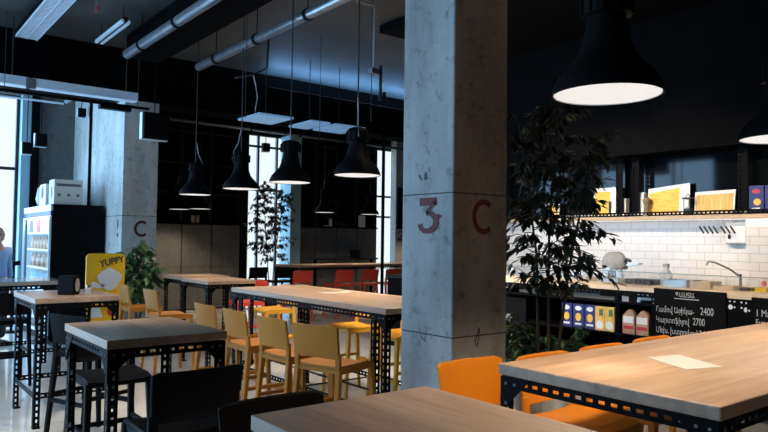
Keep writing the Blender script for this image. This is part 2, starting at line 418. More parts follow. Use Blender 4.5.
# concrete columns
def column(name, lo, hi, m, label):
    return struct(name, MB().lh(lo, hi), m, label, bevel=.012)
main = column('wall_column', (3.04, 3.12, 0), (3.56, 3.63, CEIL), 'concrete', 'square concrete pillar with red painted figure 3 and letter C')
arcC = [(.5+.5*math.cos(math.radians(a))*.92, .5+.5*math.sin(math.radians(a))) for a in range(48, 314, 12)]
C_str = [(arcC, [1.0])]
th = [(.03, .80), (.06, 1.0), (.9, 1.0)]
three = [([(.10, .99), (.92, .99)], [1.25]), ([(.86, .97), (.42, .62)], [.8, .7]),
         ([(.42, .60), (.66, .60), (.86, .46), (.90, .30), (.80, .12), (.58, .03), (.34, .03), (.16, .14), (.14, .26)], [.6, .8, 1.2, 1.4, 1.2, .9, .8, 1.0, 1.3])]
two = [([(.12, .74), (.2, .92), (.45, .99), (.7, .95), (.84, .78), (.74, .55), (.4, .28), (.14, .06)], [1., .9, .7, .9, 1.1, 1., .7, .7]), ([(.1, .03), (.9, .03)], [1.1])]
bang = [([(.5, 1.), (.5, .5)], [1.3, .9]), ([(.5, .22), (.5, .02)], [1.4])]
strokes('painted_number', three, .21, 'red_paint', main, (3.037, 3.46, 1.615), FACE_MX, .205)
strokes('painted_letter', C_str, .19, 'red_paint', main, (3.225, 3.117, 1.62), FACE_MY, .2)
strokes('paint_blot', [([(.0, .6), (.22, .5), (.0, .3)], [.4, 1.6, .4])], .2, 'red_paint', main, (3.037, 3.262, 1.66), FACE_MX, .12)
strokes('paint_blot', [([(.0, .6), (.3, .2)], [1., .6]), ([(.75, .75), (.78, .2)], [1.2, 2.2])], .2, 'ink', main, (3.037, 3.45, 1.95), FACE_MX, .09)
strokes('scribble', [([(.0, .8), (.1, .1), (.35, .75), (.5, .05), (.6, 1.0)], [.2]), ([(.1, .3), (.5, .0)], [.3])], .2, 'ink', main, (3.037, 3.42, .88), FACE_MX, .10)
strokes('scribble', [([(.5, 1.), (.2, .3), (.35, .0), (.5, .5), (.55, 1.)], [.3, .4, .5, .3])], .2, 'ink', main, (3.225, 3.117, .86), FACE_MY, .12)
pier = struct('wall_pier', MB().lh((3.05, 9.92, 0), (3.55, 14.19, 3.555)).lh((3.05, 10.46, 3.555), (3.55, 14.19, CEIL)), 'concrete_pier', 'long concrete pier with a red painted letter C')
strokes('painted_letter', C_str, .19, 'red_paint', pier, (3.235, 9.917, 1.585), FACE_MY, .2)
strokes('painted_mark', bang, .17, 'red_paint', pier, (3.047, 10.22, 1.56), FACE_MX, .25)
fcol = column('wall_column', (11.46, 13.95, 0), (12.1, 14.19, CEIL), 'concrete_warm', 'pale far column with a red painted figure 2')
strokes('painted_number', two, .17, 'red_paint', fcol, (11.52, 13.947, 1.58), FACE_MY, .24)
o = MB().lh((11.46, 13.88, 1.88), (12.1, 13.945, 3.0)).build('black_panel', 'black_plastic', bevel=.01)  # stands for the dark upper part of the column
tag(o, 'flat black panel mounted on the far column above the red figure 2', 'panel')

# ------------------------------------------------------------------ kitchen shell
KX = 7.7
struct('wall_kitchen', MB().lh((KX, -3.0, 0), (KX+.2, 6.75, 1.93)), 'subway_tile', 'white subway tiled kitchen wall')
struct('wall_kitchen_upper', MB().lh((KX, -3.0, 1.93), (KX+.2, 6.75, CEIL)), 'black_wall', 'black wall above the kitchen shelf')
struct('wall_kitchen_side', MB().lh((7.53, 1.2, 0), (KX-.001, 3.24, 1.83)), 'subway_tile', 'white tiled pilaster at the kitchen edge')
struct('wall_return', MB().lh((KX, 6.75, 0), (12.5, 6.9, CEIL)), 'black_wall')
struct('wall_front', MB().lh((KX+.2, -3.2, 0), (9.0, 6.75, CEIL)), 'black_paint')
struct('trim_7', MB().lh((7.30, -2.9, 2.62), (KX-.001, 6.7, CEIL-.001)), 'black_wall', 'black bulkhead above the kitchen shelf')
# dark display panes above the shelf
gp = MB()
for a, b in [(-2.8, .2), (.26, 1.7), (1.76, 3.22), (3.32, 4.5), (4.76, 6.0), (6.05, 6.65)]: gp.lh((7.66, a, 1.95), (7.672, b, 2.615))
g = struct('window_7', gp, 'dark_glass', 'dark glossy glass panes behind the shelf')
# the long shelf
sh = empty('wall_shelf', (7.6, 3.2, 1.84), 'long pale wooden kitchen shelf with slotted black edge on the tiled wall', 'shelf')
MB().lh((-.112, -3.9, -.012), (-.09, 3.4, -.0005)).build('added_fill_strip', 'lamp_disc', sh)  # added strip that fills the shelf's shadow on the tiles
MB().lh((-.14, -4, 0), (.098, 3.45, .045)).build('board', 'shelf_wood', sh, bevel=.004)
MB().plate((-.135, -4, .047), (0, 1, 0), (0, 0, 1), (1, 0, 0), 7.4, .05, .003, .05, .028, .014).build('slotted_rail', 'black_metal', sh)
for y in (-.0+.05, 1.31, 1.53, 3.4, -1.5):
    m_ = MB(); m_.plate((-.12, y, .1), (0, 0, 1), (0, 1, 0), (1, 0, 0), .68, .045, .003, .05, .028, .014); m_.lh((-.116, y-.05, .1), (-.112, y, .775)); m_.plate((-.116, y+.045, .1), (0, 0, 1), (1, 0, 0), (0, 1, 0), .68, .045)
    m_.build('upright', 'black_metal', sh)

# counter
CX0 = 6.2
ct = empty('kitchen_counter', (CX0, 2.6, 0), 'long wooden topped kitchen counter on a black slotted frame', 'counter')
MB().lh((0, -4.2, 1.075), (.68, 3.4, 1.115)).build('countertop', 'counter_wood', ct, bevel=.004)
MB().plate((.012, -4.2, 1.02), (0, 1, 0), (0, 0, 1), (1, 0, 0), 7.6, .05).build('slotted_rail', 'black_metal', ct)
for y in (3.3, 2.2, 1.325, .93, .12, -1.5, -3):
    m_ = MB(); m_.plate((.015, y, 0), (0, 0, 1), (0, 1, 0), (1, 0, 0), 1.07, .045); m_.plate((.015, y, 0), (0, 0, 1), (1, 0, 0), (0, 1, 0), 1.07, .045)
    m_.build('upright', 'black_metal', ct)
MB().lh((.62, -4.1, .02), (.64, 3.35, 1.07)).build('back_panel', 'black_paint', ct)
for z in (.10, .62, .94):
    MB().lh((-.012, -4.1, z), (.618, 3.32, z+.02)).build('shelf_board', 'black_metal', ct)
gg = empty('glass_guard', (6.43, 2.6, 1.115), 'low clear glass guard standing along the kitchen counter', 'glass guard')
MB().lh((0, -4.1, 0), (.006, 3.0, .142)).build('glass_pane', 'clear_glass', gg)
MB().lh((-.001, -4.1, .142), (.007, 3.0, .149)).build('polished_edge', 'glass_edge', gg)
bc = empty('back_counter', (7.2, 2, 0), 'steel work counter along the tiled wall', 'counter')
MB().lh((0, -4, .88), (.32, 4.5, .92)).build('worktop', 'steel', bc, bevel=.004); MB().lh((.04, -4, 0), (.32, 4.5, .88)).build('body', 'black_metal', bc)

# ------------------------------------------------------------------ tables
def make_table(name, loc, W, L, label, topmat, double=False, group='slotted steel bar tables', foot=True, legx=None):
    t = empty(name, loc, label, 'table', group)
    H = 1.05; T = .045
    MB().lh((-W/2, -L/2, H-T), (W/2, L/2, H)).build('tabletop', topmat, t, bevel=.005)
    ix, iy = W/2-.015, L/2-.015; zt = H-T-.001
    aw = .05
    def leg(sx, sy, yo=0.):
        m_ = MB(); x, y = sx*ix, sy*(iy-yo)
        m_.plate((x, y, 0), (0, 0, 1), (-sx, 0, 0), (0, -sy, 0), zt, aw); m_.plate((x, y-sy*.003, 0), (0, 0, 1), (0, -sy, 0), (-sx, 0, 0), zt, aw)
        m_.lh((x, y, 0), (x-sx*.055, y-sy*.055, .012))
        m_.build('leg', 'black_metal', t)
    for sx in (-1, 1):
        for sy in (-1, 1):
            leg(sx, sy)
            if double: leg(sx, sy, .13)
    for sx in (-1, 1):
        m_ = MB(); x = sx*(ix+.004)
        m_.plate((x, -iy, zt-.05), (0, 1, 0), (0, 0, 1), (-sx, 0, 0), 2*iy, .05); m_.lh((x, -iy, zt-.003), (x-sx*.045, iy, zt))
        m_.build('apron_rail', 'black_metal', t)
    for sy in (-1, 1):
        m_ = MB(); y = sy*(iy+.004)
        m_.plate((-ix, y, zt-.05), (1, 0, 0), (0, 0, 1), (0, -sy, 0), 2*ix, .05); m_.lh((-ix, y, zt-.003), (ix, y-sy*.045, zt))
        m_.build('apron_rail', 'black_metal', t)
    for sx in (-1, 1):
        for sy in (-1, 1):
            m_ = MB(); x, y = sx*(ix+.008), sy*(iy+.008)
            m_.prism([(x, y, zt-.005), (x, y-sy*.15, zt-.005), (x, y-sy*.055, zt-.10), (x, y, zt-.17)], (-sx*.003, 0, 0))
            m_.prism([(x, y, zt-.005), (x-sx*.15, y, zt-.005), (x-sx*.055, y, zt-.10), (x, y, zt-.17)], (0, -sy*.003, 0))
            m_.cur = 1
            for a, b in ((.03, -.03), (.075, -.03), (.03, -.11)):
                m_.tube([(x+sx*.004, y-sy*a, zt+b), (x-sx*.002, y-sy*a, zt+b)], .006, 8); m_.tube([(x-sx*a, y+sy*.004, zt+b), (x-sx*a, y-sy*.002, zt+b)], .006, 8)
            m_.build('corner_bracket', ['black_metal', 'dull_bolt'], t)
    if foot:
        for sx in (-1, 1):
            m_ = MB(); m_.plate((sx*(ix-.004), -iy, .24), (0, 1, 0), (0, 0, 1), (-sx, 0, 0), 2*iy, .045); m_.build('foot_rail', 'black_metal', t)
        for sy in (-1, 1):
            m_ = MB(); m_.plate((-ix, sy*(iy-.004), .24), (1, 0, 0), (0, 0, 1), (0, -sy, 0), 2*ix, .045); m_.build('foot_rail', 'black_metal', t)
        if double:
            m_ = MB(); m_.plate((-ix, 0, .24), (1, 0, 0), (0, 1, 0), (0, 0, 1), 2*ix, .045); m_.plate((0, -iy, .26), (0, 1, 0), (1, 0, 0), (0, 0, 1), 2*iy, .045); m_.build('foot_rail', 'black_metal', t)
    return t
def tab(x0, x1, y0, y1, label, m, **kw): return make_table('bar_table', ((x0+x1)/2, (y0+y1)/2, 0), x1-x0, y1-y0, label, m, **kw)
tab(2.12, 5.1, .99, 1.9, 'large oak topped bar table with a paper menu, under the big lit lamp', 'oak_cross', foot=False)
tab(.91, 1.58, -.66, 1.75, 'oak topped bar table at the bottom edge, in front of the concrete pillar', 'oak_along')
tab(3.11, 3.97, 3.89, 6.46, 'long oak topped bar table reaching behind the concrete pillar', 'oak_along', double=True)
tab(3.32, 3.95, 7.52, 8.34, 'small square bar table just beyond the long oak table', 'oak_along')
tab(3.4, 4.08, 8.5, 9.18, 'small square bar table beside the leafy potted plant at the pier', 'oak_along')
tab(.99, 1.62, 3.40, 4.22, 'small square bar table with a two-board top between black stools', 'oak_along')
tab(1.18, 1.85, 6.0, 6.9, 'small bar table carrying the black napkin dispenser and salt shaker', 'oak_along')
tab(.75, 1.95, 8.36, 9.15, 'bar table with a bright top reflecting the window, beside the drinks fridge', 'oak_sheen')
tab(6.8, 10.3, 11.45, 12.15, 'far long bar table with a row of red stools in front', 'oak_cross', foot=True)
tab(9.3, 12.0, 13.35, 13.75, 'narrow dark window bar along the far panelled wall', 'black_plastic', foot=False) if False else None

t = empty('window_bar', (9.6, 13.75, 0), 'narrow dark bar counter along the far panelled wall', 'counter')
MB().lh((-.85, -.22, 1.08), (.95, .22, 1.12)).build('countertop', 'dark_steel', t, bevel=.004)
for x in (-.8, .9): MB().bar((x, 0, 0), (x, 0, 1.08), .06).build('leg', 'black_metal', t)

# ------------------------------------------------------------------ stools
def make_stool(m, label, group):
    t = empty('bar_stool', (0, 0, 0), label, 'stool', group)
    SZ = .68
    def seat(u, v):
        x = (u-.5)*2; y = (v-.5)*2
        w = .205 - .012*(y+1)/2
        z = SZ - .016*(1-x*x)*(1-.3*y*y) - (.014*max(0, y-.6)/.4)
        return (x*w, y*.2, z), (0, 0, 1)
    MB().surf(seat, 10, 10, .024).build('seat', m, t, smooth=False, bevel=.006)
    rim = MB(); 
    for sx in (-1, 1): rim.bar((sx*.187, -.185, SZ-.028), (sx*.178, .175, SZ-.028), .03, d0=.04, up=(0, 0, 1))
    rim.bar((-.18, .175, SZ-.028), (.18, .175, SZ-.028), .04, d0=.03, up=(0, 0, 1)); rim.bar((-.185, -.185, SZ-.028), (.185, -.185, SZ-.028), .045, d0=.03, up=(0, 0, 1))
    rim.build('seat_frame', m, t)
    def back(u, v):
        x = (u-.5)*2; ex = max(0, abs(x)-.86)/.14
        z = .735 + .233*v - (.012*ex*ex if v > .5 else 0) 
        y = -.205 - .035*v - .028*(1-x*x)*v**.5
        return (x*(.205+.012*v), y, z), (-.25*x, -1, .15)
    bk = MB(); bk.surf(back, 14, 8, .02)
    for sx in (-1, 1): bk.bar((sx*.190, -.195, SZ-.03), (sx*.193, -.204, .775), .042, .044, .03, .022, up=(0, 1, 0))
    bk.build('backrest', m, t, bevel=.004)
    for sx in (-1, 1):
        MB().bar((sx*.212, -.25, 0), (sx*.19, -.192, SZ-.02), .028, .044, .03, .04, up=(0, 1, 0)).build('leg', m, t)
        MB().bar((sx*.205, .215, 0), (sx*.183, .172, SZ-.02), .028, .042, .03, .04, up=(0, 1, 0)).build('leg', m, t)
    z = .27
    MB().bar((-.195, .2, z), (.195, .2, z), .026, d0=.036, up=(0, 0, 1)).build('footrest', m, t)
    MB().bar((-.2, -.228, z+.04), (.2, -.228, z+.04), .024, d0=.03, up=(0, 0, 1)).build('stretcher', m, t)
    for sx in (-1, 1): MB().bar((sx*.203, -.226, z+.08), (sx*.197, .2, z+.08), .024, d0=.03, up=(0, 0, 1)).build('stretcher', m, t)
    return t
R = math.radians
stY = make_stool('yellow_plastic', '', '')
first = [True]
def stool(x, y, rz, label, group, m='yellow_plastic'):
    if first[0]:
        first[0] = False; stY.location = (x, y, 0); stY.rotation_euler = (0, 0, R(rz)); stY['label'] = label; stY['group'] = group; return stY
    return dup(stY, (x, y, 0), R(rz), label, group, None if m == 'yellow_plastic' else {'yellow_plastic': m})
g1 = 'yellow stools along the near side of the long table'
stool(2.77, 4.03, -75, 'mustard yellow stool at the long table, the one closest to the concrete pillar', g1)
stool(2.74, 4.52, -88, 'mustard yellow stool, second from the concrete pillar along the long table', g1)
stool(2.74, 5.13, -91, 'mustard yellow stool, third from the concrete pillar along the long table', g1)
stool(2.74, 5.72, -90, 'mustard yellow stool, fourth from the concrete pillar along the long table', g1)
g2 = 'yellow stools along the far side of the long table'
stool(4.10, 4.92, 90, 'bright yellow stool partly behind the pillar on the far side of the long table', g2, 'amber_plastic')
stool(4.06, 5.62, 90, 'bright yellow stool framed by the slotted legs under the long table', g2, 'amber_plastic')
g3 = 'yellow stools at the small square tables'
stool(2.93, 7.66, -90, 'yellow stool drawn up to the small table just beyond the long one', g3)
stool(2.93, 8.62, -92, 'yellow stool beside the yellow sign and potted plant', g3)
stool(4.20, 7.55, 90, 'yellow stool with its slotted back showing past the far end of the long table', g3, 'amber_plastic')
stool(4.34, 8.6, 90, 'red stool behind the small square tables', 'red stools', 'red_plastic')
g4 = 'orange stools along the far side of the large table'
stool(2.42, 2.12, 178, 'orange stool by the pillar with its whole back showing left of the large table', g4, 'orange_plastic')
stool(2.875, 2.02, 180, 'orange stool whose seat shows under the left end of the large table', g4, 'orange_plastic')
stool(3.39, 2.01, 180, 'orange stool with only its top edge showing in front of the low green bush', g4, 'orange_plastic')
stool(3.94, 2.02, 180, 'orange stool with only its top edge showing in front of the chalkboard', g4, 'orange_plastic')
g5 = 'black stools'
stool(1.25, 3.14, 0, 'black stool with its back to us at the two-board table', g5, 'black_plastic')
stool(1.24, 1.97, 180, 'black stool at the far end of the bottom oak table', g5, 'black_plastic')
stool(1.52, 5.53, -68, 'black stool at the table with the napkin dispenser', g5, 'black_plastic')
stool(1.34, 4.49, 180, 'black stool on the far side of the two-board table', g5, 'black_plastic')
stool(.72, 6.45, -90, 'black stool at the window side of the napkin dispenser table', g5, 'black_plastic')
stool(1.3, 8.05, 0, 'black stool at the bright topped table by the fridge', g5, 'black_plastic')
g6 = 'red stools in front of the far long table'
for i, (x, lab) in enumerate([(6.75, 'dark red stool at the end of the far long table, by the window stools'), (7.72, 'red stool second along the far long table'), (8.36, 'red stool third along the far long table'), (8.98, 'red stool at the far long table closest to the concrete pillar')]):
    stool(x, 11.2, 0, lab, g6, 'red_plastic')
stool(6.74, 12.95, 0, 'black stool against the bright rear window, beside the far red stools', 'black stools at the rear window', 'black_plastic')
stool(7.24, 12.75, 0, 'black stool against the bright rear window, under the fig leaves', 'black stools at the rear window', 'black_plastic')

# ------------------------------------------------------------------ things on tables
o = MB().prism([(2.77, 1.61, 1.0505), (2.64, 1.37, 1.0505), (2.82, 1.31, 1.0505), (2.96, 1.57, 1.0505)], (0, 0, .0015)).build('paper_menu', 'paper')
tag(o, 'white paper menu sheet lying on the large oak table', 'paper')
o = MB().prism([(3.5, 5.3, 1.0505), (3.5, 5.42, 1.0505), (3.85, 5.42, 1.0505), (3.85, 5.3, 1.0505)], (0, 0, .0015)).build('paper_menu', 'paper')
tag(o, 'white paper strip lying on the long oak table', 'paper')
nd = empty('napkin_dispenser', (1.5, 6.29, 1.05), 'black napkin dispenser with a pale oval front on the small bar table', 'napkin dispenser', None, R(-42))
MB().lh((-.075, -.055, 0), (.075, .055, .165)).build('body', 'black_plastic', nd, bevel=.012)
MB().prism([(.0765, .036*math.cos(a), .085+.058*math.sin(a)) for a in [2*PI*k/20 for k in range(20)]], (.002, 0, 0)).build('oval_front', 'box_grey', nd)
sk = empty('salt_shaker', (1.66, 6.27, 1.05), 'small glass salt shaker beside the black napkin dispenser', 'shaker')
MB().lathe([(0, 0), (.026, 0), (.026, .05), (.02, .06), (0, .06)], n=14).build('jar', 'glass_jar', sk); MB().lathe([(.021, .06), (.021, .078), (0, .082)], n=14).build('lid', 'chrome', sk)

# ------------------------------------------------------------------ pendants
def make_pendant():
    t = empty('pendant_lamp', (0, 0, 0), '', 'lamp', 'black pendant lamps')
    rr = .217
    outer = [(rr, 0), (rr-.004, .03), (.192, .075), (.145, .125), (.115, .16), (.095, .22), (.080, .29), (.075, .325)]
    inner = [(r-.006, z) for r, z in outer][::-1]
    MB().lathe(outer, n=36).build('shade', 'black_metal', t, smooth=True)
    MB().lathe([(rr-.007, .002), (.18, .075), (.138, .122), (.10, .16)], n=36).build('reflector', 'white_shade', t, smooth=True)
    m_ = MB(); m_.lathe([(.075, .32), (.10, .325), (.10, .40), (.085, .43), (.05, .445), (.02, .45)], n=24)
    for k in range(12): a = 2*PI*k/12; m_.box((.103*math.cos(a), .103*math.sin(a), .365), (.012, .006, .08), Matrix.Rotation(a, 3, 'Z'))
    m_.build('gear_housing', 'black_metal', t)
    MB().lathe([(0, .012), (.208, .012), (.210, .006), (0, .004)], n=36).build('diffuser', 'lamp_disc', t)
    MB().tube([(0, 0, .45), (0, 0, CEIL-2.15-.001)], .007, 6).build('suspension_cable', 'cable', t)
    m_ = MB(); m_.tube([(.07, .02, .33), (.12, .03, .37), (.1, .02, .46), (.04, .01, .56), (.01, 0, .72)], .005, 6); m_.build('supply_cord', 'cable_grey', t)
    return t
pend = make_pendant(); pf = [True]
def pendant(x, y, label, s=1., group='black pendant lamps over the dining tables'):
    if pf[0]: pf[0] = False; p = pend; p.location = (x, y, 2.15); p['label'] = label; p['group'] = group
    else: p = dup(pend, (x, y, 2.15), random.uniform(0, 6), label, group)
    return p
plist = [(3.68, 8.82, 'black bell pendant lamp, the one closest to the pier in the main row'), (3.64, 7.36, 'black bell pendant lamp, second from the pier in the main row'),
         (3.60, 6.14, 'black bell pendant lamp hanging in front of the bright rear window'), (3.64, 5.0, 'black bell pendant lamp nearest the concrete pillar in the main row'),
         (2.38, 1.56, 'large looking black pendant lamp with a bright disc above the large oak table'), (4.08, 1.56, 'black pendant lamp cut by the picture edge above the large table'),
         (5.3, 13.5, 'distant pendant lamp low before the dark rear wall, nearer the pier'), (5.52, 12.95, 'distant pendant lamp overlapping its twin, farther from the pier'),
         (8.02, 12.2, 'distant pendant lamp above the far table, beside the bright window'), (9.26, 12.22, 'distant pendant lamp above the far table, beside the thin steel post'),
         (4.15, 4.55, 'black pendant lamp peeking out behind the concrete pillar'), (11.75, 13.0, 'added pendant lamp hidden by the pillar, lighting the far column with the figure 2'), (1.24, .45, 'added unseen pendant lamp lighting the bottom oak table, above the picture')]  # last two lamps are added out of sight to light column and table
LIGHTS = []
for x, y, lab in plist:
    p = pendant(x, y, lab)
    LIGHTS.append((x, y))

# ------------------------------------------------------------------ ceiling services
fx = empty('fluorescent_fitting', (1.68, 8.45, 4.08), 'unlit louvred fluorescent ceiling fitting', 'light fitting')
MB().lh((-.13, -1.1, .03), (.13, 1.1, .09)).build('housing', 'black_metal', fx)
m_ = MB()
for k in range(36): m_.lh((-.12, -1.08+k*.061, 0), (.12, -1.075+k*.061+.012, .03))
for x in (-.125, 0, .122): m_.lh((x, -1.1, -.002), (x+.004, 1.1, .03))
m_.build('louvre', 'pale_metal', fx)
MB().tube([(-.06, -1.05, .022), (-.06, 1.05, .022)], .012, 8).tube([(.06, -1.05, .022), (.06, 1.05, .022)], .012, 8).build('tubes', 'white_plastic', fx)
for y in (-.9, .9): MB().tube([(0, y, .09), (0, y, CEIL-4.08)], .004, 6).build('hanger_wire', 'cable', fx)

def pipe(name, pts, r, m, label, clamps=0, cat='pipe', hang=None):
    t = empty(name, pts[0], label, cat); P0 = Vector(pts[0])
    q = [Vector(p)-P0 for p in pts]
    MB().tube(q, r, 12).build('tube', m, t, smooth=True)
    for k in range(clamps):
        u = (k+.5)/clamps; c = q[0].lerp(q[-1], u); d = (q[-1]-q[0]).normalized()
        m_ = MB(); m_.tube([c-d*.02, c+d*.02], r+.012, 12); m_.tube([c, c+Vector((0, 0, CEIL-P0.z-c.z))], .006, 6)
        m_.build('clamp_hanger', 'black_metal', t)
    return t
pipe('ceiling_pipe', [(3.66, 2.0, 3.9), (3.66, 8.75, 3.9)], .055, 'galvanised', 'bright galvanised pipe running diagonally below the ceiling to the pillar', 6)
pipe('ceiling_pipe', [(2.70, 2.0, 3.9), (2.70, 8.75, 3.9)], .06, 'galvanised', 'galvanised pipe below the ceiling beside the broad dark duct', 6)
o = MB().lh((2.80, 3.8, 3.95), (3.25, 9.1, 4.25)).build('air_duct', 'black_paint', bevel=.01); tag(o, 'broad dark air duct below the ceiling between two pipes', 'duct')
tr = empty('cable_tray', (1.9, 9.4, 3.43), 'pale metal cable tray hanging in front of the beam', 'cable tray')
MB().lh((-2.6, -.09, 0), (-.22, .09, .006)).lh((-2.6, -.093, 0), (-.22, -.09, .11)).lh((-2.6, .09, 0), (-.22, .093, .11)).build('tray_section', 'pale_metal', tr)
MB().lh((-.17, -.09, 0), (1.14, .09, .006)).lh((-.17, -.093, 0), (1.14, -.09, .11)).lh((-.17, .09, 0), (1.14, .093, .11)).build('tray_section', 'pale_metal', tr)
MB().lh((-.25, -.11, -.03), (-.14, -.1, .1)).build('joint_plate', 'galvanised', tr)
for x in (-1.6, -.39, 1.0): MB().tube([(x, 0, .006), (x, 0, CEIL-3.43)], .007, 6).build('hanger_rod', 'cable', tr)
tk = empty('track_rail', (2.4, 9.2, 3.3), 'black lighting track under the pale cable tray', 'track')
MB().lh((-1.4, -.02, 0), (.75, .02, .035)).build('rail', 'black_metal', tk)
MB().lh((.1, -.05, -.055), (.5, .05, -.001)).build('driver_box', 'black_plastic', tk)
for x in (-1.0, .6): MB().tube([(x, .0, .035), (x, 0, CEIL-3.3)], .004, 6).build('hanger_wire', 'cable', tk)
bar = empty('ceiling_batten', (1.0, 12.0, 3.76), 'thin pale conduit above the bright window', 'conduit')
MB().tube([(-2.5, 0, 0), (1.7, 0, 0)], .018, 8).tube([(1.72, 0, .03), (1.95, 0, .19)], .03, 8).build('tube', 'pale_metal', bar); MB().tube([(0, 0, 0), (0, 0, CEIL-3.76)], .006, 6).build('hanger_rod', 'cable', bar)
lb = empty('strip_light', (2.46, 8.6, 4.1), 'slim unlit strip light bracket below the ceiling', 'light fitting')
MB().lh((-.05, -.55, -.02), (-.02, .55, .02)).lh((.02, -.55, -.02), (.05, .55, .02)).build('tube_pair', 'pale_metal', lb); MB().lh((-.02, -.56, .0), (.02, .56, .05)).build('spine', 'black_metal', lb)
for y in (-.45, .45): MB().tube([(0, y, .05), (0, y, .2)], .005, 6).build('hanger_rod', 'cable', lb)
sp = empty('sprinkler_head', (2.06, 7.79, 4.1), 'small red sprinkler head below the ceiling', 'sprinkler')
MB().tube([(0, 0, .205), (0, 0, .02)], .012, 8).build('drop_pipe', 'galvanised', sp); MB().lathe([(0, -.05), (.03, -.045), (.03, -.04), (.012, -.03), (.014, 0), (.02, .02), (0, .03)], n=12).build('nozzle', 'sprinkler_red', sp)
cd = empty('conduit_drop', (4.58, 6.0, 3.5), 'grey conduit dropping from the ceiling near the pillar', 'conduit')
MB().tube([(-.25, 0, .72), (-.03, 0, .72), (0, 0, .69), (0, 0, .0)], .016, 8).build('tube', 'cable_grey', cd); MB().lh((-.05, -.04, -.06), (.05, .04, .0)).build('junction_box', 'galvanised', cd); MB().tube([(.1, 0, .05), (.1, 0, -.35)], .02, 8).build('black_drop', 'cable', cd)
for i, (x0, x1, lab) in enumerate([(4.42, 4.98, 'duct underside with bluish window sheen painted in, nearest the pier'), (5.28, 5.62, 'narrow duct underside with bluish window sheen painted in, between two others'), (5.72, 6.28, 'duct underside with bluish window sheen painted in, farthest from the pier')]):
    m_ = MB().lh((x0, 8.42, 3.3), (x1, 9.08, 3.33)); o = m_.build('duct_sheen_panel', 'painted_sheen', bevel=.004); tag(o, lab, 'light fitting', 'bluish ceiling panels')  # glow painted on in place of the window's reflection
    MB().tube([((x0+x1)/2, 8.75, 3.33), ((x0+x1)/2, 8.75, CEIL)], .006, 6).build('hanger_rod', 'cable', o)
pipe('ceiling_pipe', [(5.0, 13.5, 4.0), (11.3, 13.5, 3.97)], .03, 'galvanised', 'thin galvanised pipe running above the rear windows', 5)
o = MB().lathe([(0, 0), (.1, 0), (.11, .03), (0, .03)], (7.41, 10.67, 4.268), 24).build('ceiling_disc', 'white_plastic'); tag(o, 'round white flush ceiling fitting beyond the beam', 'light fitting')
def flood(x, y, z, w, d, h, label, rot=0, top=CEIL):
    t = empty('flood_light', (x, y, z), label, 'spotlight', 'black box spotlights', rot)
    MB().lh((-w/2, -d/2, -h/2), (w/2, d/2, h/2)).build('body', 'black_plastic', t, bevel=.006)
    MB().lh((-w/2-.012, -d/4, -h/2-.02), (-w/2-.004, d/4, h/2)).lh((-w/2-.012, -d/4, -h/2-.02), (w/2, d/4, -h/2-.012)).build('bracket', 'pale_metal', t)
    MB().tube([(0, 0, h/2), (0, 0, top-z)], .008, 6).build('stem', 'black_metal', t)
flood(2.17, 12.0, 2.97, .14, .14, .18, 'black box spotlight on a stem, lower of the two by the bright window')
flood(2.37, 12.0, 3.12, .17, .16, .2, 'black box spotlight on a stem, higher of the two by the bright window')
flood(3.05-.12, 11.8, 3.61, .12, .12, .14, 'small spotlight with a pale bracket against the concrete pier')
flood(3.32, 9.45, 3.13, .36, .2, .36, 'big black spotlight box with a pale bracket before the pier')
flood(7.46, 13.85, 3.68, .16, .14, .19, 'black box spotlight hanging in the rear window')
pipe('conduit_riser', [(3.025, 11.6, 0), (3.025, 11.6, CEIL)], .022, 'black_metal', 'thin dark vertical conduit on the bright face of the concrete pier', 0, 'conduit')
pipe('steel_post', [(7.66, 9.7, 0), (7.66, 9.7, CEIL)], .03, 'black_metal', 'thin black steel post standing before the far window', 0, 'post')
o = empty('cable_coil', (4.05, 7.9, 3.2), 'loose pale cable hanging below the ceiling', 'cable')
MB().tube([(0, 0, .5), (.05, .02, .38), (.07, 0, .2), (.04, 0, .05), (.05, 0, -.02)], .008, 6).build('strand', 'cable_grey', o); MB().tube([(-.25, 0, .42), (0, 0, .5), (.2, 0, .62), (.22, 0, CEIL-3.2)], .014, 6).build('feed', 'cable', o)
for i, (x, y) in enumerate([(2.0, 6.0), (3.4, 6.8), (4.9, 7.6), (4.55, 6.0)]):
    o = MB().tube([(x, y, 2.9 if i else 3.6), (x, y, CEIL)], .004, 6).build('hanging_wire', 'cable'); tag(o, ['thin wire dropping from the ceiling above the small tables', 'thin wire dropping between the two ceiling pipes', 'thin wire dropping beside the beam', 'thin wire dropping close to the pillar'][i], 'wire')
# added strip near the beam edge, no known lamp, gives the ceiling its blue glow
ls = empty('added_glow_strip', (6.9, 9.865, 4.02), 'slim added light strip on the beam washing the ceiling blue', 'light fitting')
MB().lh((-1.7, -.23, -.02), (1.7, -.14, .0)).lh((-1.5, -.14, -.02), (-1.46, .096, -.005)).lh((1.46, -.14, -.02), (1.5, .096, -.005)).lh((-.02, -.14, -.02), (.02, .096, -.005)).build('profile', 'black_metal', ls); MB().lh((-1.68, -.21, .0005), (1.68, -.16, .006)).build('diffuser', 'tube_glow', ls)
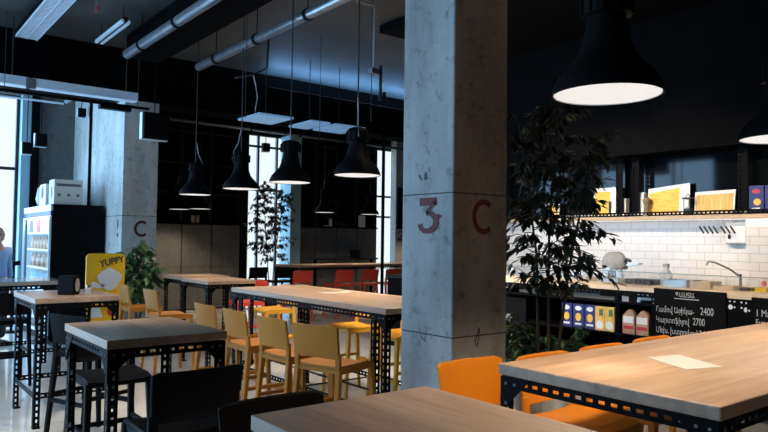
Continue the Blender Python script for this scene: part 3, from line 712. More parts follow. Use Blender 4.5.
# track spotlights facing the kitchen
def kspot(x, y):
    t = empty('track_spotlight', (x, y, 4.02), 'black ceiling spotlight aimed at the kitchen wall', 'spotlight', 'ceiling spotlights aimed at the kitchen')
    MB().tube([(0, 0, .06), (0, 0, CEIL-4.02)], .02, 8).build('stem', 'black_metal', t)
    MB().tube([(-.1, 0, .06), (.1, 0, -.06)], [.05, .065], 14).build('can', 'black_metal', t)
    MB().tube([(.101, 0, -.0606), (.104, 0, -.0624)], .055, 14).build('lens', 'lamp_disc', t)
KS = [(3.8, .3), (3.8, 2.1), (3.8, 4.0), (3.8, 5.2)]
for x, y in KS: kspot(x, y)
FS = [((3.95, 3.95), (5.3, 6.6)), ((2.2, 4.4), (2.15, 5.2)), ((2.2, 6.0), (2.3, 7.3)), ((.3, 4.2), (.5, 5.6)), ((5.6, 4.4), (6.2, 8.2))]  # added unseen downlights that brighten the aisle floor
for (x, y), q in FS:
    t = empty('added_downlight', (x, y, 4.12), 'added unseen downlight brightening the aisle floor between the tables', 'spotlight', 'added downlights over the aisles')
    MB().tube([(0, 0, 0), (0, 0, CEIL-4.12)], .06, 16).build('can', 'black_metal', t); MB().tube([(0, 0, -.004), (0, 0, -.0005)], .05, 16).build('lens', 'lamp_disc', t)

# ------------------------------------------------------------------ fridge, boxes, drinks
fr = empty('drinks_fridge', (2.64, 11.6, 0), 'tall black glass fronted drinks fridge against the concrete pier', 'fridge')
D, Wd, Hh = .36, .95, 2.03
sh_ = MB(); sh_.lh((-D, -Wd, 0), (D, -Wd+.04, Hh)); sh_.lh((-D, Wd-.04, 0), (D, Wd, Hh)); sh_.lh((-D, -Wd+.04, 1.99), (D, Wd-.04, Hh)); sh_.lh((-D, -Wd+.04, 0), (D, Wd-.04, .18)); sh_.lh((D-.04, -Wd+.04, .18), (D, Wd-.04, 1.99))
sh_.build('cabinet', 'black_plastic', fr, bevel=.006)
MB().lh((-D+.03, -Wd+.041, .181), (D-.041, -Wd+.046, 1.985)).lh((-D+.03, Wd-.046, .181), (D-.041, Wd-.041, 1.985)).lh((D-.046, -Wd+.047, .181), (D-.041, Wd-.047, 1.985)).build('liner', 'fridge_inside', fr)
MB().lh((-D-.02, -Wd, 1.93), (-D+.02, Wd, 2.02)).build('header_sign', 'white_plastic', fr); MB().lh((-D-.018, -Wd, 1.86), (-D+.02, Wd, 1.93)).build('header_stripe', 'navy', fr)
SHZ = [.30, .74, 1.08, 1.36, 1.62]
for z in SHZ: MB().lh((-D+.03, -Wd+.05, z-.03), (D-.05, Wd-.05, z)).build('shelf', 'white_plastic', fr)
for a, b in ((-Wd+.01, Wd-.01),):
    f_ = MB(); f_.lh((-D-.03, a, .12), (-D-.002, a+.022, 1.85)); f_.lh((-D-.03, b-.022, .12), (-D-.002, b, 1.85)); f_.lh((-D-.03, a+.022, .12), (-D-.002, b-.022, .16)); f_.lh((-D-.03, a+.022, 1.82), (-D-.002, b-.022, 1.85))
    dr = f_.build('door', 'pale_metal', fr); MB().lh((-D-.02, a+.022, .16), (-D-.014, b-.022, 1.82)).build('door_glass', 'window_glass', dr)
MB().lh((-D+.022, -Wd+.06, 1.86), (-D+.06, Wd-.06, 1.885)).build('light_tube', 'tube_glow', fr)
def bottle(name, h, r, m, loc, label, cat, group):
    b = MB(); b.lathe([(0, 0), (r, 0), (r, h*.6), (r*.45, h*.75), (r*.4, h), (0, h)], n=10)
    o = b.build(name, m, smooth=True); o.location = loc; tag(o, label, cat, group); return o
def row(z, h, r, mats_, label, group, step=.11, x=2.37):
    protos = {}
    n = int(1.74/step)
    for i in range(n):
        mm = mats_[i % len(mats_)]; loc = (x, 10.76+i*step, z+.001)
        if mm not in protos: protos[mm] = bottle('drink_bottle', h, r, mm, loc, label, 'bottle', group)
        else:
            o = protos[mm].copy(); COL.objects.link(o); o.location = loc
row(1.36, .19, .036, ['bottle_orange', 'bottle_amber'], 'orange drink bottle on the second lit shelf of the fridge', 'bottles on the second fridge shelf')
row(1.08, .21, .036, ['bottle_amber', 'bottle_orange', 'bottle_amber'], 'amber drink bottle on the third lit shelf of the fridge', 'bottles on the third fridge shelf')
row(.74, .25, .04, ['bottle_blue'], 'blue tinted water bottle on the lower fridge shelf', 'bottles on the lower fridge shelf', .11)
for i in range(6):
    m = ['bottle_red', 'pack_lemon', 'label_white', 'label_red', 'pack_lemon', 'navy'][i]
    o = MB().lh((-.09, -.12, 0), (.09, .12, .2)).build('drink_carton', m, bevel=.008); o.location = (2.41, 10.9+i*.275, 1.621)
    tag(o, ['red', 'lemon yellow', 'white', 'crimson', 'second lemon yellow', 'navy blue'][i] + ' carton on the top lit shelf of the fridge', 'carton', 'cartons on the top fridge shelf')
cb = empty('cardboard_box', (2.52, 10.9, 2.031), 'printed white cardboard box standing on top of the fridge', 'box', None, R(0))
MB().lh((-.2, -.16, 0), (.2, .16, .37)).build('carton', 'carton', cb, bevel=.004)
MB().lh((-.17, -.163, .27), (.17, -.1605, .31)).lh((-.15, -.163, .12), (-.11, -.1605, .16)).lh((-.02, -.163, .12), (.02, -.1605, .16)).lh((.11, -.163, .12), (.15, -.1605, .16)).lh((-.2025, -.06, .1), (-.2005, .02, .26)).build('print', 'carton_print', cb)
cb2 = empty('cardboard_box', (2.42, 11.45, 2.031), 'white box with a dark emblem behind the printed carton on the fridge', 'box')
MB().lh((-.11, -.2, 0), (.2, .2, .33)).build('carton', 'label_white', cb2, bevel=.004); MB().prism([(-.1125, .09*math.cos(a), .2+.1*math.sin(a)) for a in [2*PI*k/16 for k in range(16)]], (.001, 0, 0)).build('emblem', 'carton_print', cb2)
o = MB().lathe([(0, 0), (.12, 0), (.16, .12), (.13, .3), (.05, .36), (0, .37)], n=14).build('plastic_bag', 'box_grey', smooth=True); o.location = (2.47, 11.95, 2.031); tag(o, 'grey plastic bag slumped at the far end of the fridge top', 'bag')

# ------------------------------------------------------------------ yellow sign
sg = empty('pavement_sign', (2.655, 9.25, 0), 'yellow rounded floor sign with white splash before the pier', 'sign')
def rounded(w, z0, z1, r, y):
    pts = []
    for cx, cz, a0 in ((w-r, z1-r, 0), (-w+r, z1-r, 90), (-w+r, z0+r, 180), (w-r, z0+r, 270)):
        for k in range(7): a = R(a0+k*15); pts.append((cx+r*math.cos(a), y, cz+r*math.sin(a)))
    return pts
MB().prism(rounded(.245, .80, 1.34, .06, 0), (0, .03, 0)).build('top_board', 'sign_yellow', sg)
MB().prism(rounded(.245, .40, .74, .03, 0), (0, .03, 0)).build('lower_board', 'sign_yellow', sg)
MB().lh((-.25, -.06, .77), (.25, .02, .80)).build('lip', 'sign_yellow', sg)
for x in (-.2, .2): MB().bar((x, .06, 0), (x, .06, .85), .04).build('leg', 'black_metal', sg)
MB().lh((-.26, -.08, 0), (.26, .2, .05)).build('foot', 'black_metal', sg)
blob = [(.05+.15*math.cos(a)*(1+.12*math.sin(3*a)), -.002, 1.0+.14*math.sin(a)*(1+.1*math.cos(4*a))) for a in [2*PI*k/26 for k in range(26)]]
MB().prism(blob, (0, -.002, 0)).build('white_splash', 'sign_white', sg)
MB().prism([(-.2, -.002, .9), (-.08, -.002, .88), (.0, -.002, .92), (-.1, -.002, .95), (-.16, -.002, .98)], (0, -.002, 0)).build('white_splash', 'sign_white', sg)
MB().prism([(-.2, -.002, .5), (-.02, -.002, .5), (-.08, -.002, .66), (-.18, -.002, .62)], (0, -.002, 0)).build('white_splash', 'sign_white', sg)
m_ = MB()
m_.prism([(.1+.07*math.cos(a), -.002, .58+.07*math.sin(a)) for a in [2*PI*k/20 for k in range(20)]], (0, -.002, 0)); m_.build('red_disc', 'label_red', sg)
text('lettering', 'YUPPY', .125, 'ink', sg, (-.07, -.0045, 1.16), Matrix.Rotation(R(-12), 3, 'Y') @ FACE_MY, bold=.003, squash=.85)

# ------------------------------------------------------------------ plants
def leaf(mb, p, d, up, L, W):
    d = d.normalized(); s = d.cross(up)
    if s.length < 1e-3: s = Vector((1, 0, 0))
    s.normalize(); n = s.cross(d)
    a, b, c = p + d*L*.35 - n*L*.02, p + d*L*.7 - n*L*.07, p + d*L - n*L*.18
    mb.add([p, a + s*W, a - n*W*.25, a - s*W, b + s*W*.7, b - n*W*.2, b - s*W*.7, c], [(0, 1, 2), (0, 2, 3), (1, 4, 5, 2), (2, 5, 6, 3), (4, 7, 5), (5, 7, 6)])
def pot(t, r, h, m):
    MB().lathe([(0, 0), (r*.75, 0), (r, h), (r*1.05, h), (r*1.05, h+.02), (r*.92, h+.02), (r*.9, h-.04), (0, h-.04)], n=24).build('pot', m, t, smooth=False)
    MB().lathe([(0, h-.035), (r*.89, h-.035)], n=20).build('soil', 'soil', t)
def plant(name, loc, label, stems, leaves, L, W, m, potr, poth, pm, droop=.8, seed=1, twig=.35, stem_r=.012):
    rnd = random.Random(seed); t = empty(name, loc, label, 'plant'); pot(t, potr, poth, pm)
    fo = MB()
    for base, tip, spread, n0 in stems:
        base, tip = Vector(base), Vector(tip); mid = base.lerp(tip, .5) + Vector((rnd.uniform(-.08, .08), rnd.uniform(-.08, .08), 0))
        pts = [base, base.lerp(mid, .5)*1, mid, mid.lerp(tip, .5), tip]
        st = MB(); st.tube(pts, [stem_r, stem_r*.9, stem_r*.8, stem_r*.6, stem_r*.3], 7)
        for k in range(n0):
            u = rnd.uniform(.12 if spread[1] else 0, 1); u = spread[2] + (1-spread[2])*u
            q = base.lerp(mid, u*2) if u < .5 else mid.lerp(tip, u*2-1)
            a = rnd.uniform(0, 2*PI); rad = spread[0]*(.35+.65*math.sin(PI*min(1, .15+u*.85)))*rnd.uniform(.5, 1)
            e = q + Vector((math.cos(a)*rad, math.sin(a)*rad, rnd.uniform(-.12, .16)))
            st.tube([q, q.lerp(e, .5) + Vector((0, 0, .04)), e], [.004, .003, .002], 5, False)
            for j in range(leaves):
                v = rnd.uniform(.25, 1.); p = q.lerp(e, v) + Vector((0, 0, .03*math.sin(PI*v)))
                b = a + rnd.uniform(-1.4, 1.4); d = Vector((math.cos(b), math.sin(b), rnd.uniform(-1.6, .2)*droop))
                leaf(fo, p, d, Vector((rnd.uniform(-.4, .4), rnd.uniform(-.4, .4), 1)), L*rnd.uniform(.7, 1.2), W*rnd.uniform(.8, 1.15))
        st.build('stem', 'bark', t)
    fo.build('foliage', m, t)
    return t
plant('fig_tree', (4.2, 3.26, 0), 'tall dark drooping fig tree behind the concrete pillar', [((0, 0, .4), (.05, -.05, 2.75), (.44, 1, .26), 95), ((-.05, .05, .4), (-.12, .2, 2.5), (.38, 1, .26), 55), ((.05, 0, .4), (.3, -.2, 2.35), (.38, 1, .28), 60)], 9, .088, .018, 'leaf_dark', .27, .46, 'pot_white', 1.1, 3)
plant('leafy_bush', (5.12, 4.02, 0), 'low green bush growing in front of the kitchen counter', [((0, 0, .3), (.15, -.2, .68), (.36, 1, .2), 30), ((0, 0, .3), (-.2, .2, .68), (.36, 1, .2), 30), ((0, 0, .3), (.3, -.1, .62), (.34, 1, .2), 24), ((0, 0, .3), (-.3, .1, .8), (.3, 1, .2), 22)], 10, .085, .025, 'leaf_green', .22, .34, 'pot_black', .8, 5)
plant('potted_plant', (3.16, 9.52, 0), 'leafy green potted plant against the concrete pier', [((0, 0, .3), (.05, -.05, 1.4), (.28, 1, .3), 44), ((0, 0, .3), (-.15, .05, 1.25), (.26, 1, .3), 22), ((0, 0, .3), (.2, -.05, 1.2), (.25, 1, .3), 20)], 5, .16, .045, 'leaf_green', .2, .3, 'pot_black', .7, 8)
plant('potted_fig', (7.35, 13.35, 0), 'thin leafy fig in front of the bright rear window', [((0, 0, .4), (-.2, 0, 2.8), (.55, 1, .25), 80), ((.05, 0, .4), (.35, 0, 2.6), (.5, 1, .2), 80)], 9, .10, .026, 'leaf_dark', .2, .4, 'pot_black', .9, 11)

# ------------------------------------------------------------------ chalkboards
def board(y0, y1, z0, z1, label, x=6.17):
    t = empty('chalkboard', (x, (y0+y1)/2, z0), label, 'chalkboard'); w = abs(y1-y0)/2
    MB().lh((0, -w, 0), (.012, w, z1-z0)).build('slate', 'chalkboard', t, bevel=.002)
    MB().lh((-.002, -w-.012, 0), (.014, -w, z1-z0)).lh((-.002, w, 0), (.014, w+.012, z1-z0)).lh((-.002, -w-.012, -.012), (.014, w+.012, 0)).build('frame', 'black_metal', t)
    return t, w, z1-z0
b1, w, h = board(2.84, 3.51, .5, 1.125, 'large chalkboard with three lines of prices hanging on the counter front')
def chalk(t, body, y, z, size, sq=.8, name='chalk_text', tilt=0.): return text(name, body, size, 'chalk', t, (-.0015, y, z), FACE_MX @ Matrix.Rotation(R(tilt), 3, 'Z'), squash=sq)
chalk(b1, 'ՊԱՍՏԱ', .13, .555, .062, .8)
MB().lh((-.002, -.1, .535), (-.0005, .14, .542)).build('underline', 'chalk', b1)
chalk(b1, 'Համով Աջիկա-', .325, .40, .078, .66); chalk(b1, '2400', -.11, .405, .10, .62)
chalk(b1, 'Կարտոֆիլով', .325, .30, .078, .66); chalk(b1, '2700', -.04, .305, .095, .6)
chalk(b1, 'Մեխ. խտրուկով', .325, .20, .078, .66); chalk(b1, '24', -.1, .205, .08, .7)
b2, w, h = board(1.55, 2.6, .5, 1.10, 'second chalkboard on the counter front, cut off by the picture edge')
chalk(b2, '1 Margarita', w-.02, .44, .085, .7); chalk(b2, 'Fungi', w-.02, .36, .08, .7)
b3, w, h = board(5.12, 5.62, .2, .9, 'narrow chalkboard with prices half hidden between pillar and fig tree')
chalk(b3, 'CAPR', .12, .45, .08, .8); chalk(b3, '22X', .12, .36, .11, .8); chalk(b3, '260X', .12, .24, .12, .7); chalk(b3, '20 : X', .14, .13, .09, .8)

# ------------------------------------------------------------------ goods under the counter
def pack(kind, x, y, z, w, h, d, m, label, group, deco):
    t = empty(kind, (x, y, z), label, kind.split('_')[-1], group)
    MB().lh((0, -w/2, 0), (d, w/2, h)).build('carton', m, t, bevel=.003); deco(t, w, h); return t
def ell(t, y, z, ry, rz, m, nm, x=-.0025):
    MB().prism([(x, y+ry*math.cos(a), z+rz*math.sin(a)) for a in [2*PI*k/18 for k in range(18)]], (.002, 0, 0)).build(nm, m, t)
def d_navy(t, w, h):
    ell(t, 0, h*.82, w*.3, h*.1, 'label_white', 'logo'); ell(t, 0, h*.45, w*.27, h*.17, 'pasta_yellow', 'picture'); MB().lh((-.0025, -w*.3, h*.12), (-.0005, w*.3, h*.2)).build('caption', 'label_white', t)
def d_or(t, w, h):
    MB().lh((-.0025, -w*.35, h*.62), (-.0005, w*.05, h*.9)).build('logo', 'pack_green', t); ell(t, 0, h*.24, w*.4, h*.18, 'label_white', 'picture')
def d_bag(t, w, h): MB().lh((-.0025, -w*.4, h*.45), (-.0005, w*.4, h*.72)).build('caption', 'label_white', t); MB().lh((-.0025, -w*.4, h*.2), (-.0005, w*.4, h*.34)).build('stripe', 'label_red', t)
names = ['first', 'second', 'third']
for i, y in enumerate((4.56, 4.41, 4.265)): pack('pasta_box', 6.195, y, .641, .135, .255, .05, 'navy', ['navy blue pasta box under the counter, nearest the fig tree', 'navy blue pasta box under the counter, middle of three', 'navy blue pasta box under the counter, nearest the orange boxes'][i], 'navy pasta boxes', d_navy)
for i, y in enumerate((4.16, 4.045)): pack('pasta_box', 6.195, y-.015, .641, .112, .25, .05, 'pack_orange', ['orange yellow pasta box beside the navy boxes', 'orange yellow pasta box beside the slotted upright'][i], 'orange pasta boxes', d_or)
for i, y in enumerate((3.81, 3.66)):
    t = empty('pasta_bag', (6.19, y, .641), ['paper bag with red stripe under the counter, beside the slotted upright', 'paper bag with red stripe under the counter, tucked against the chalkboard'][i], 'bag', 'paper bags of pasta')
    MB().prism([(0, -.07, 0), (0, .07, 0), (0, .068, .18), (0, .03, .225), (0, .0, .25), (0, -.04, .235), (0, -.066, .19)], (.06, 0, 0)).build('bag_body', 'bag_kraft', t, bevel=.008); d_bag(t, .14, .25)
o = MB().lh((6.275, 4.02, .961), (6.7, 5.3, 1.0)).build('wooden_tray', 'box_wood', bevel=.003); tag(o, 'long brown tray on the upper shelf under the counter', 'tray')
o = MB().lh((6.28, 4.2, 1.002), (6.6, 5.1, 1.04)).build('grey_box', 'box_grey', bevel=.004); tag(o, 'flat grey box lying on the brown tray under the counter', 'box')
o = MB().lh((6.23, 3.83, .961), (6.5, 3.91, 1.04)).build('grey_carton', 'box_grey', bevel=.004); tag(o, 'small pale carton beside the slotted upright under the counter', 'carton')
o = MB().lh((6.265, 3.56, .99), (6.5, 3.76, 1.05)).lh((6.265, 3.72, .961), (6.5, 3.76, .99)).lh((6.265, 3.56, .961), (6.5, 3.60, .99)).build('pale_box', 'label_white', bevel=.004); tag(o, 'pale arch shaped box next to the big chalkboard', 'box')
t = empty('magnet_strip', (6.178, 2.72, 1.03), 'slotted black plate with white shell magnets between the chalkboards', 'plate')
m_ = MB(); m_.lh((0, -.1, -.5), (.006, .1, .04)); m_.build('plate', 'black_metal', t)
for y, z, r in ((.08, .02, .008), (.04, .02, .008), (-.02, .018, .008), (-.06, .015, .008), (.04, -.03, .008), (-.02, -.03, .008)): MB().tube([(-.003, y, z), (0, y, z)], r, 8).build('hole', 'label_white', t)
ell(t, .075, -.03, .02, .022, 'label_white', 'magnet'); ell(t, -.055, -.045, .014, .022, 'label_white', 'magnet'); ell(t, -.085, -.05, .008, .01, 'label_white', 'magnet')
o = MB().lh((6.185, 2.6, 1.075), (6.199, 2.84, 1.114)).build('wood_block', 'counter_wood'); tag(o, 'pale wooden edging piece between the two chalkboards', 'board')

# ------------------------------------------------------------------ goods on the counter
sl = empty('food_slicer', (6.76, 4.33, 1.116), 'grey covered food slicer with a black handle on the counter', 'slicer')
MB().lh((-.12, -.13, 0), (.12, .13, .04)).build('base', 'steel', sl, bevel=.01)
MB().lathe([(0, .02), (.05, .02), (.05, .1), (0, .1)], (-.03, .02, 0), 16).build('motor', 'ink', sl)
def cov(u, v):
    a = u*2*PI; r = .165*math.cos(v*PI/2*.98)**.7*(1+.07*math.sin(6*a)*(1-v)); return (r*.75*math.cos(a), r*math.sin(a), .13+.02*math.sin(3*a)*(1-v)+.135*math.sin(v*PI/2)), (math.cos(a), math.sin(a), .3+v)
MB().surf(cov, 30, 10, .006).build('grey_cover', 'cover_grey', sl, smooth=True)
MB().bar((0, -.1, .02), (0, -.05, .2), .05).bar((0, .08, .02), (0, .06, .2), .05).build('stand', 'steel', sl)
MB().tube([(-.02, -.14, .17), (-.03, -.19, .2), (-.03, -.25, .19)], [.02, .016, .012], 8).build('handle', 'ink', sl)
MB().prism([(-.02, -.1, .14), (-.02, -.34, .165), (-.02, -.34, .172), (-.02, -.1, .16)], (.1, 0, 0)).build('tray', 'steel', sl)
sl.scale = (.9, .88, 1.3)
def jarlike(x, y, label, h=.2):
    t = empty('glass_jar', (x, y, 1.116), label, 'jar'); MB().lathe([(0, 0), (.06, 0), (.065, h*.6), (.03, h*.85), (.03, h), (0, h)], n=16).build('body', 'glass_jar', t, smooth=True); MB().lathe([(.034, h), (.034, h+.03), (0, h+.03)], n=12).build('lid', 'cover_grey', t)
jarlike(6.8, 3.74, 'pale glass jar standing beside the dark tray on the counter')
o = MB().lh((6.62, 3.82, 1.116), (6.86, 4.12, 1.175)).build('dark_tray', 'ink', bevel=.006); tag(o, 'dark tray beside the covered slicer on the counter', 'tray')
for i, (y, lab) in enumerate([(4.66, 'small brown jar on the counter beside the slicer, nearer the fig tree'), (4.58, 'small brown jar on the counter touching the covered slicer')]):
    o = MB().lathe([(0, 0), (.03, 0), (.03, .05), (0, .05)], (6.75, y, 1.116), 12).build('small_jar', 'box_wood'); tag(o, lab, 'jar', 'small brown jars')
def pan(x0, x1, y0, y1, h, m, label):
    b = MB(); b.lh((x0, y0, 1.116), (x1, y1, 1.122)); b.lh((x0, y0, 1.122), (x0+.006, y1, 1.116+h)); b.lh((x1-.006, y0, 1.122), (x1, y1, 1.116+h)); b.lh((x0+.006, y0, 1.122), (x1-.006, y0+.006, 1.116+h)); b.lh((x0+.006, y1-.006, 1.122), (x1-.006, y1, 1.116+h))
    o = b.build('metal_pan', m); tag(o, label, 'pan', 'serving pans on the counter')
pan(6.6, 6.86, 3.42, 3.66, .075, 'steel', 'wide steel serving pan on the counter above the large chalkboard')
pan(6.6, 6.84, 3.18, 3.38, .075, 'tan_tray', 'square tan serving pan on the counter beside the tap')
pan(6.62, 6.84, 2.97, 3.16, .04, 'tan_tray', 'shallow tan tray on the counter under the tap')
o = MB().lh((6.68, 2.70, 1.116), (6.76, 2.80, 1.16)).build('sponge', 'sponge', bevel=.006); tag(o, 'yellow sponge on the counter beside the tap', 'sponge')
o = MB().lh((6.68, 2.82, 1.116), (6.78, 2.94, 1.15)).build('black_case', 'ink', bevel=.006); tag(o, 'small black case on the counter beside the yellow sponge', 'case')
fc = empty('kitchen_tap', (7.3, 3.20, .92), 'tall black kitchen tap rising behind the counter', 'tap')
MB().tube([(0, 0, 0), (0, 0, .33)], .014, 10).build('body', 'ink', fc); MB().tube([(0, 0, .3), (-.06, .08, .38), (-.14, .2, .45), (-.17, .25, .46), (-.18, .27, .42)], .011, 10).build('spout', 'steel', fc)
MB().tube([(0, -.07, .1), (0, .07, .1)], .016, 10).build('valves', 'ink', fc)
dp = empty('towel_dispenser', (7.6, 3.385, 1.57), 'white paper towel dispenser on the tiles below the shelf', 'dispenser')
MB().lh((0, -.115, 0), (.098, .115, .24)).build('body', 'white_plastic', dp, bevel=.015); ell(dp, .06, .075, .018, .028, 'ink', 'keyhole', -.002)
for i in range(7):
    y = 3.74 - .052*i - (.03 if i > 3 else 0)
    t = empty('kitchen_utensil', (7.52, y, 1.70), 'black handled utensil hanging from the kitchen shelf', 'utensil', 'utensils hanging from the kitchen shelf')
    MB().tube([(0, 0, .138), (0, 0, .05)], .004, 6).build('rod', 'steel', t); MB().bar((0, .0, .06), (0, -.05, -.02), .022, .03, .012).build('handle', 'ink', t)
o = MB().tube([(7.529, 3.06, 1.15), (7.525, 3.06, 1.15)], .03, 14).build('red_sticker', 'label_red'); tag(o, 'red round sticker on the tiled pilaster', 'sticker')

# ------------------------------------------------------------------ goods on the shelf
def poster(y0, y1, z1, m, label, deco=None, tilt=.04, white=.0, slope=0.):
    t = empty('framed_print', (7.55, (y0+y1)/2, 1.89), label, 'picture', 'framed prints along the kitchen shelf'); w = (y0-y1)/2; h = z1-1.89
    MB().prism([(0, -w, 0), (0, w, 0), (tilt, w, h-slope), (tilt, -w, h)], (.012, 0, 0)).build('card', 'label_white', t)
    i = .02; x = -.0015
    MB().prism([(x+tilt*.08, -w+i+white, .025), (x+tilt*.08, w-i, .025), (x+tilt*.8, w-i, h*.86-slope), (x+tilt*.8, -w+i+white, h*.86)], (.001, 0, 0)).build('photo', m, t)
    if deco: deco(t, w, h)
    return t
poster(5.16, 4.80, 2.27, 'pasta_yellow', 'pasta photograph leaning on the shelf beside the fig leaves', lambda t, w, h: MB().lh((-.003, -w*.5, .03), (.0, -w*.35, .2)).build('dark_figure', 'ink', t), white=.1)
poster(4.40, 3.88, 2.27, 'pasta_yellow', 'largest tilted pasta photograph in the middle of the shelf', white=.1, slope=.05)
poster(3.82, 3.37, 2.165, 'pasta_stripe', 'wide print of striped dry pasta next to the dispenser', slope=.01)
poster(5.95, 5.7, 2.1, 'pasta_yellow', 'small pasta photograph half hidden by the fig tree')
for i, (y0, y1, z1, lab) in enumerate([(4.73, 4.66, 2.12, 'white carton on the shelf between the two black uprights'), (4.50, 4.42, 2.18, 'tall white carton on the shelf beside the tilted pasta photograph')]):
    o = MB().lh((7.52, y1, 1.886), (7.6, y0, z1)).build('white_carton', 'label_white', bevel=.004); tag(o, lab, 'carton', 'white cartons on the kitchen shelf')
ln = empty('lantern', (7.50, 3.86, 1.886), 'small black lantern on the shelf between two pasta prints', 'lantern')
MB().lh((-.03, -.04, 0), (.03, .04, .08)).lh((-.04, -.055, .19), (.04, .055, .205)).build('case', 'ink', ln); MB().lh((-.032, -.02, .1), (.0, .02, .18)).build('pane', 'label_white', ln)
m_ = MB()
for a in (-1, 1):
    for b in (-1, 1): m_.lh((a*.026-.003, b*.036-.003, .08), (a*.026+.003, b*.036+.003, .19))
m_.lh((-.029, -.039, .186), (.029, .039, .192)); m_.build('cage', 'ink', ln); MB().tube([(0, -.03, .205), (0, 0, .25), (0, .03, .205)], .004, 6).build('handle', 'ink', ln)
o = MB().lathe([(0, 0), (.05, 0), (.03, .05), (.02, .12), (.045, .17), (.05, .2), (.02, .23), (0, .24)], (7.50, 4.37, 1.886), 14).build('wooden_mill', 'box_wood', smooth=True); tag(o, 'dark pepper mill in front of the tilted pasta photograph', 'mill')
for i, y in enumerate((3.12, 2.96)): pack('pasta_box', 7.50, y, 1.886, .15, .30, .06, 'navy', ['navy pasta box on the shelf beside the black upright', 'navy pasta box on the shelf at the picture edge'][i], 'navy boxes on the shelf', lambda t, w, h: (ell(t, 0, h*.8, w*.28, h*.08, 'label_red', 'logo'), ell(t, -.01, h*.42, w*.25, h*.12, 'pasta_yellow', 'picture'), MB().lh((-.0025, -w*.25, h*.18), (-.0005, w*.3, h*.22)).build('caption', 'label_white', t)))

# ------------------------------------------------------------------ small things far away
def far_item(name, m, lo, hi, label, cat): tag(MB().lh(lo, hi).build(name, m, bevel=.01), label, cat)
mx = empty('stand_mixer', (9.4, 14.12, 1.901), 'small pale stand mixer on the ledge of the far wall', 'mixer')
MB().lh((-.12, -.03, 0), (.12, .03, .03)).lh((.04, -.03, .03), (.1, .03, .2)).build('body', 'white_plastic', mx, bevel=.005); MB().lh((-.13, -.03, .18), (.1, .03, .25)).build('head', 'dark_steel', mx, bevel=.01)
far_item('wall_notice', 'label_white', (10.32, 14.08, 1.901), (10.54, 14.1, 2.2), 'white notice card with dark picture on the far ledge', 'notice')
far_item('ledge_box', 'dark_steel', (9.72, 14.09, 1.901), (9.95, 14.15, 2.03), 'small dark box on the far ledge between mixer and notice', 'box')
for i, x in enumerate((5.82, 5.93)): far_item('ledge_cup', 'box_grey', (x, 14.1, 1.901), (x+.07, 14.15, 2.06), ['pale cup on the rear ledge nearer the pier', 'pale cup on the rear ledge farther from the pier'][i], 'cup')
far_item('counter_box', 'ink', (9.9, 13.7, 1.121), (10.12, 13.85, 1.32), 'black box on the narrow far bar counter', 'box')
bn = empty('waste_bin', (6.62, 7.7, 0), 'black bin standing beside the concrete pillar', 'bin')
MB().lh((-.28, -.2, 0), (.28, .2, 1.0)).build('body', 'black_plastic', bn, bevel=.015); MB().lh((-.29, -.21, 1.001), (.29, .21, 1.05)).build('lid', 'dark_steel', bn, bevel=.015)
hd = empty('door_handle_stand', (2.08, 12.3, 0), 'black post with a short bar before the bright window', 'stand'); hd.name = 'queue_post'
MB().lathe([(0, 0), (.14, 0), (.14, .015), (.02, .03), (.02, 1.07), (0, 1.07)], n=16).build('pole', 'black_metal', hd); MB().bar((-.1, 0, 1.09), (.1, 0, 1.12), .07).build('bar', 'black_plastic', hd)

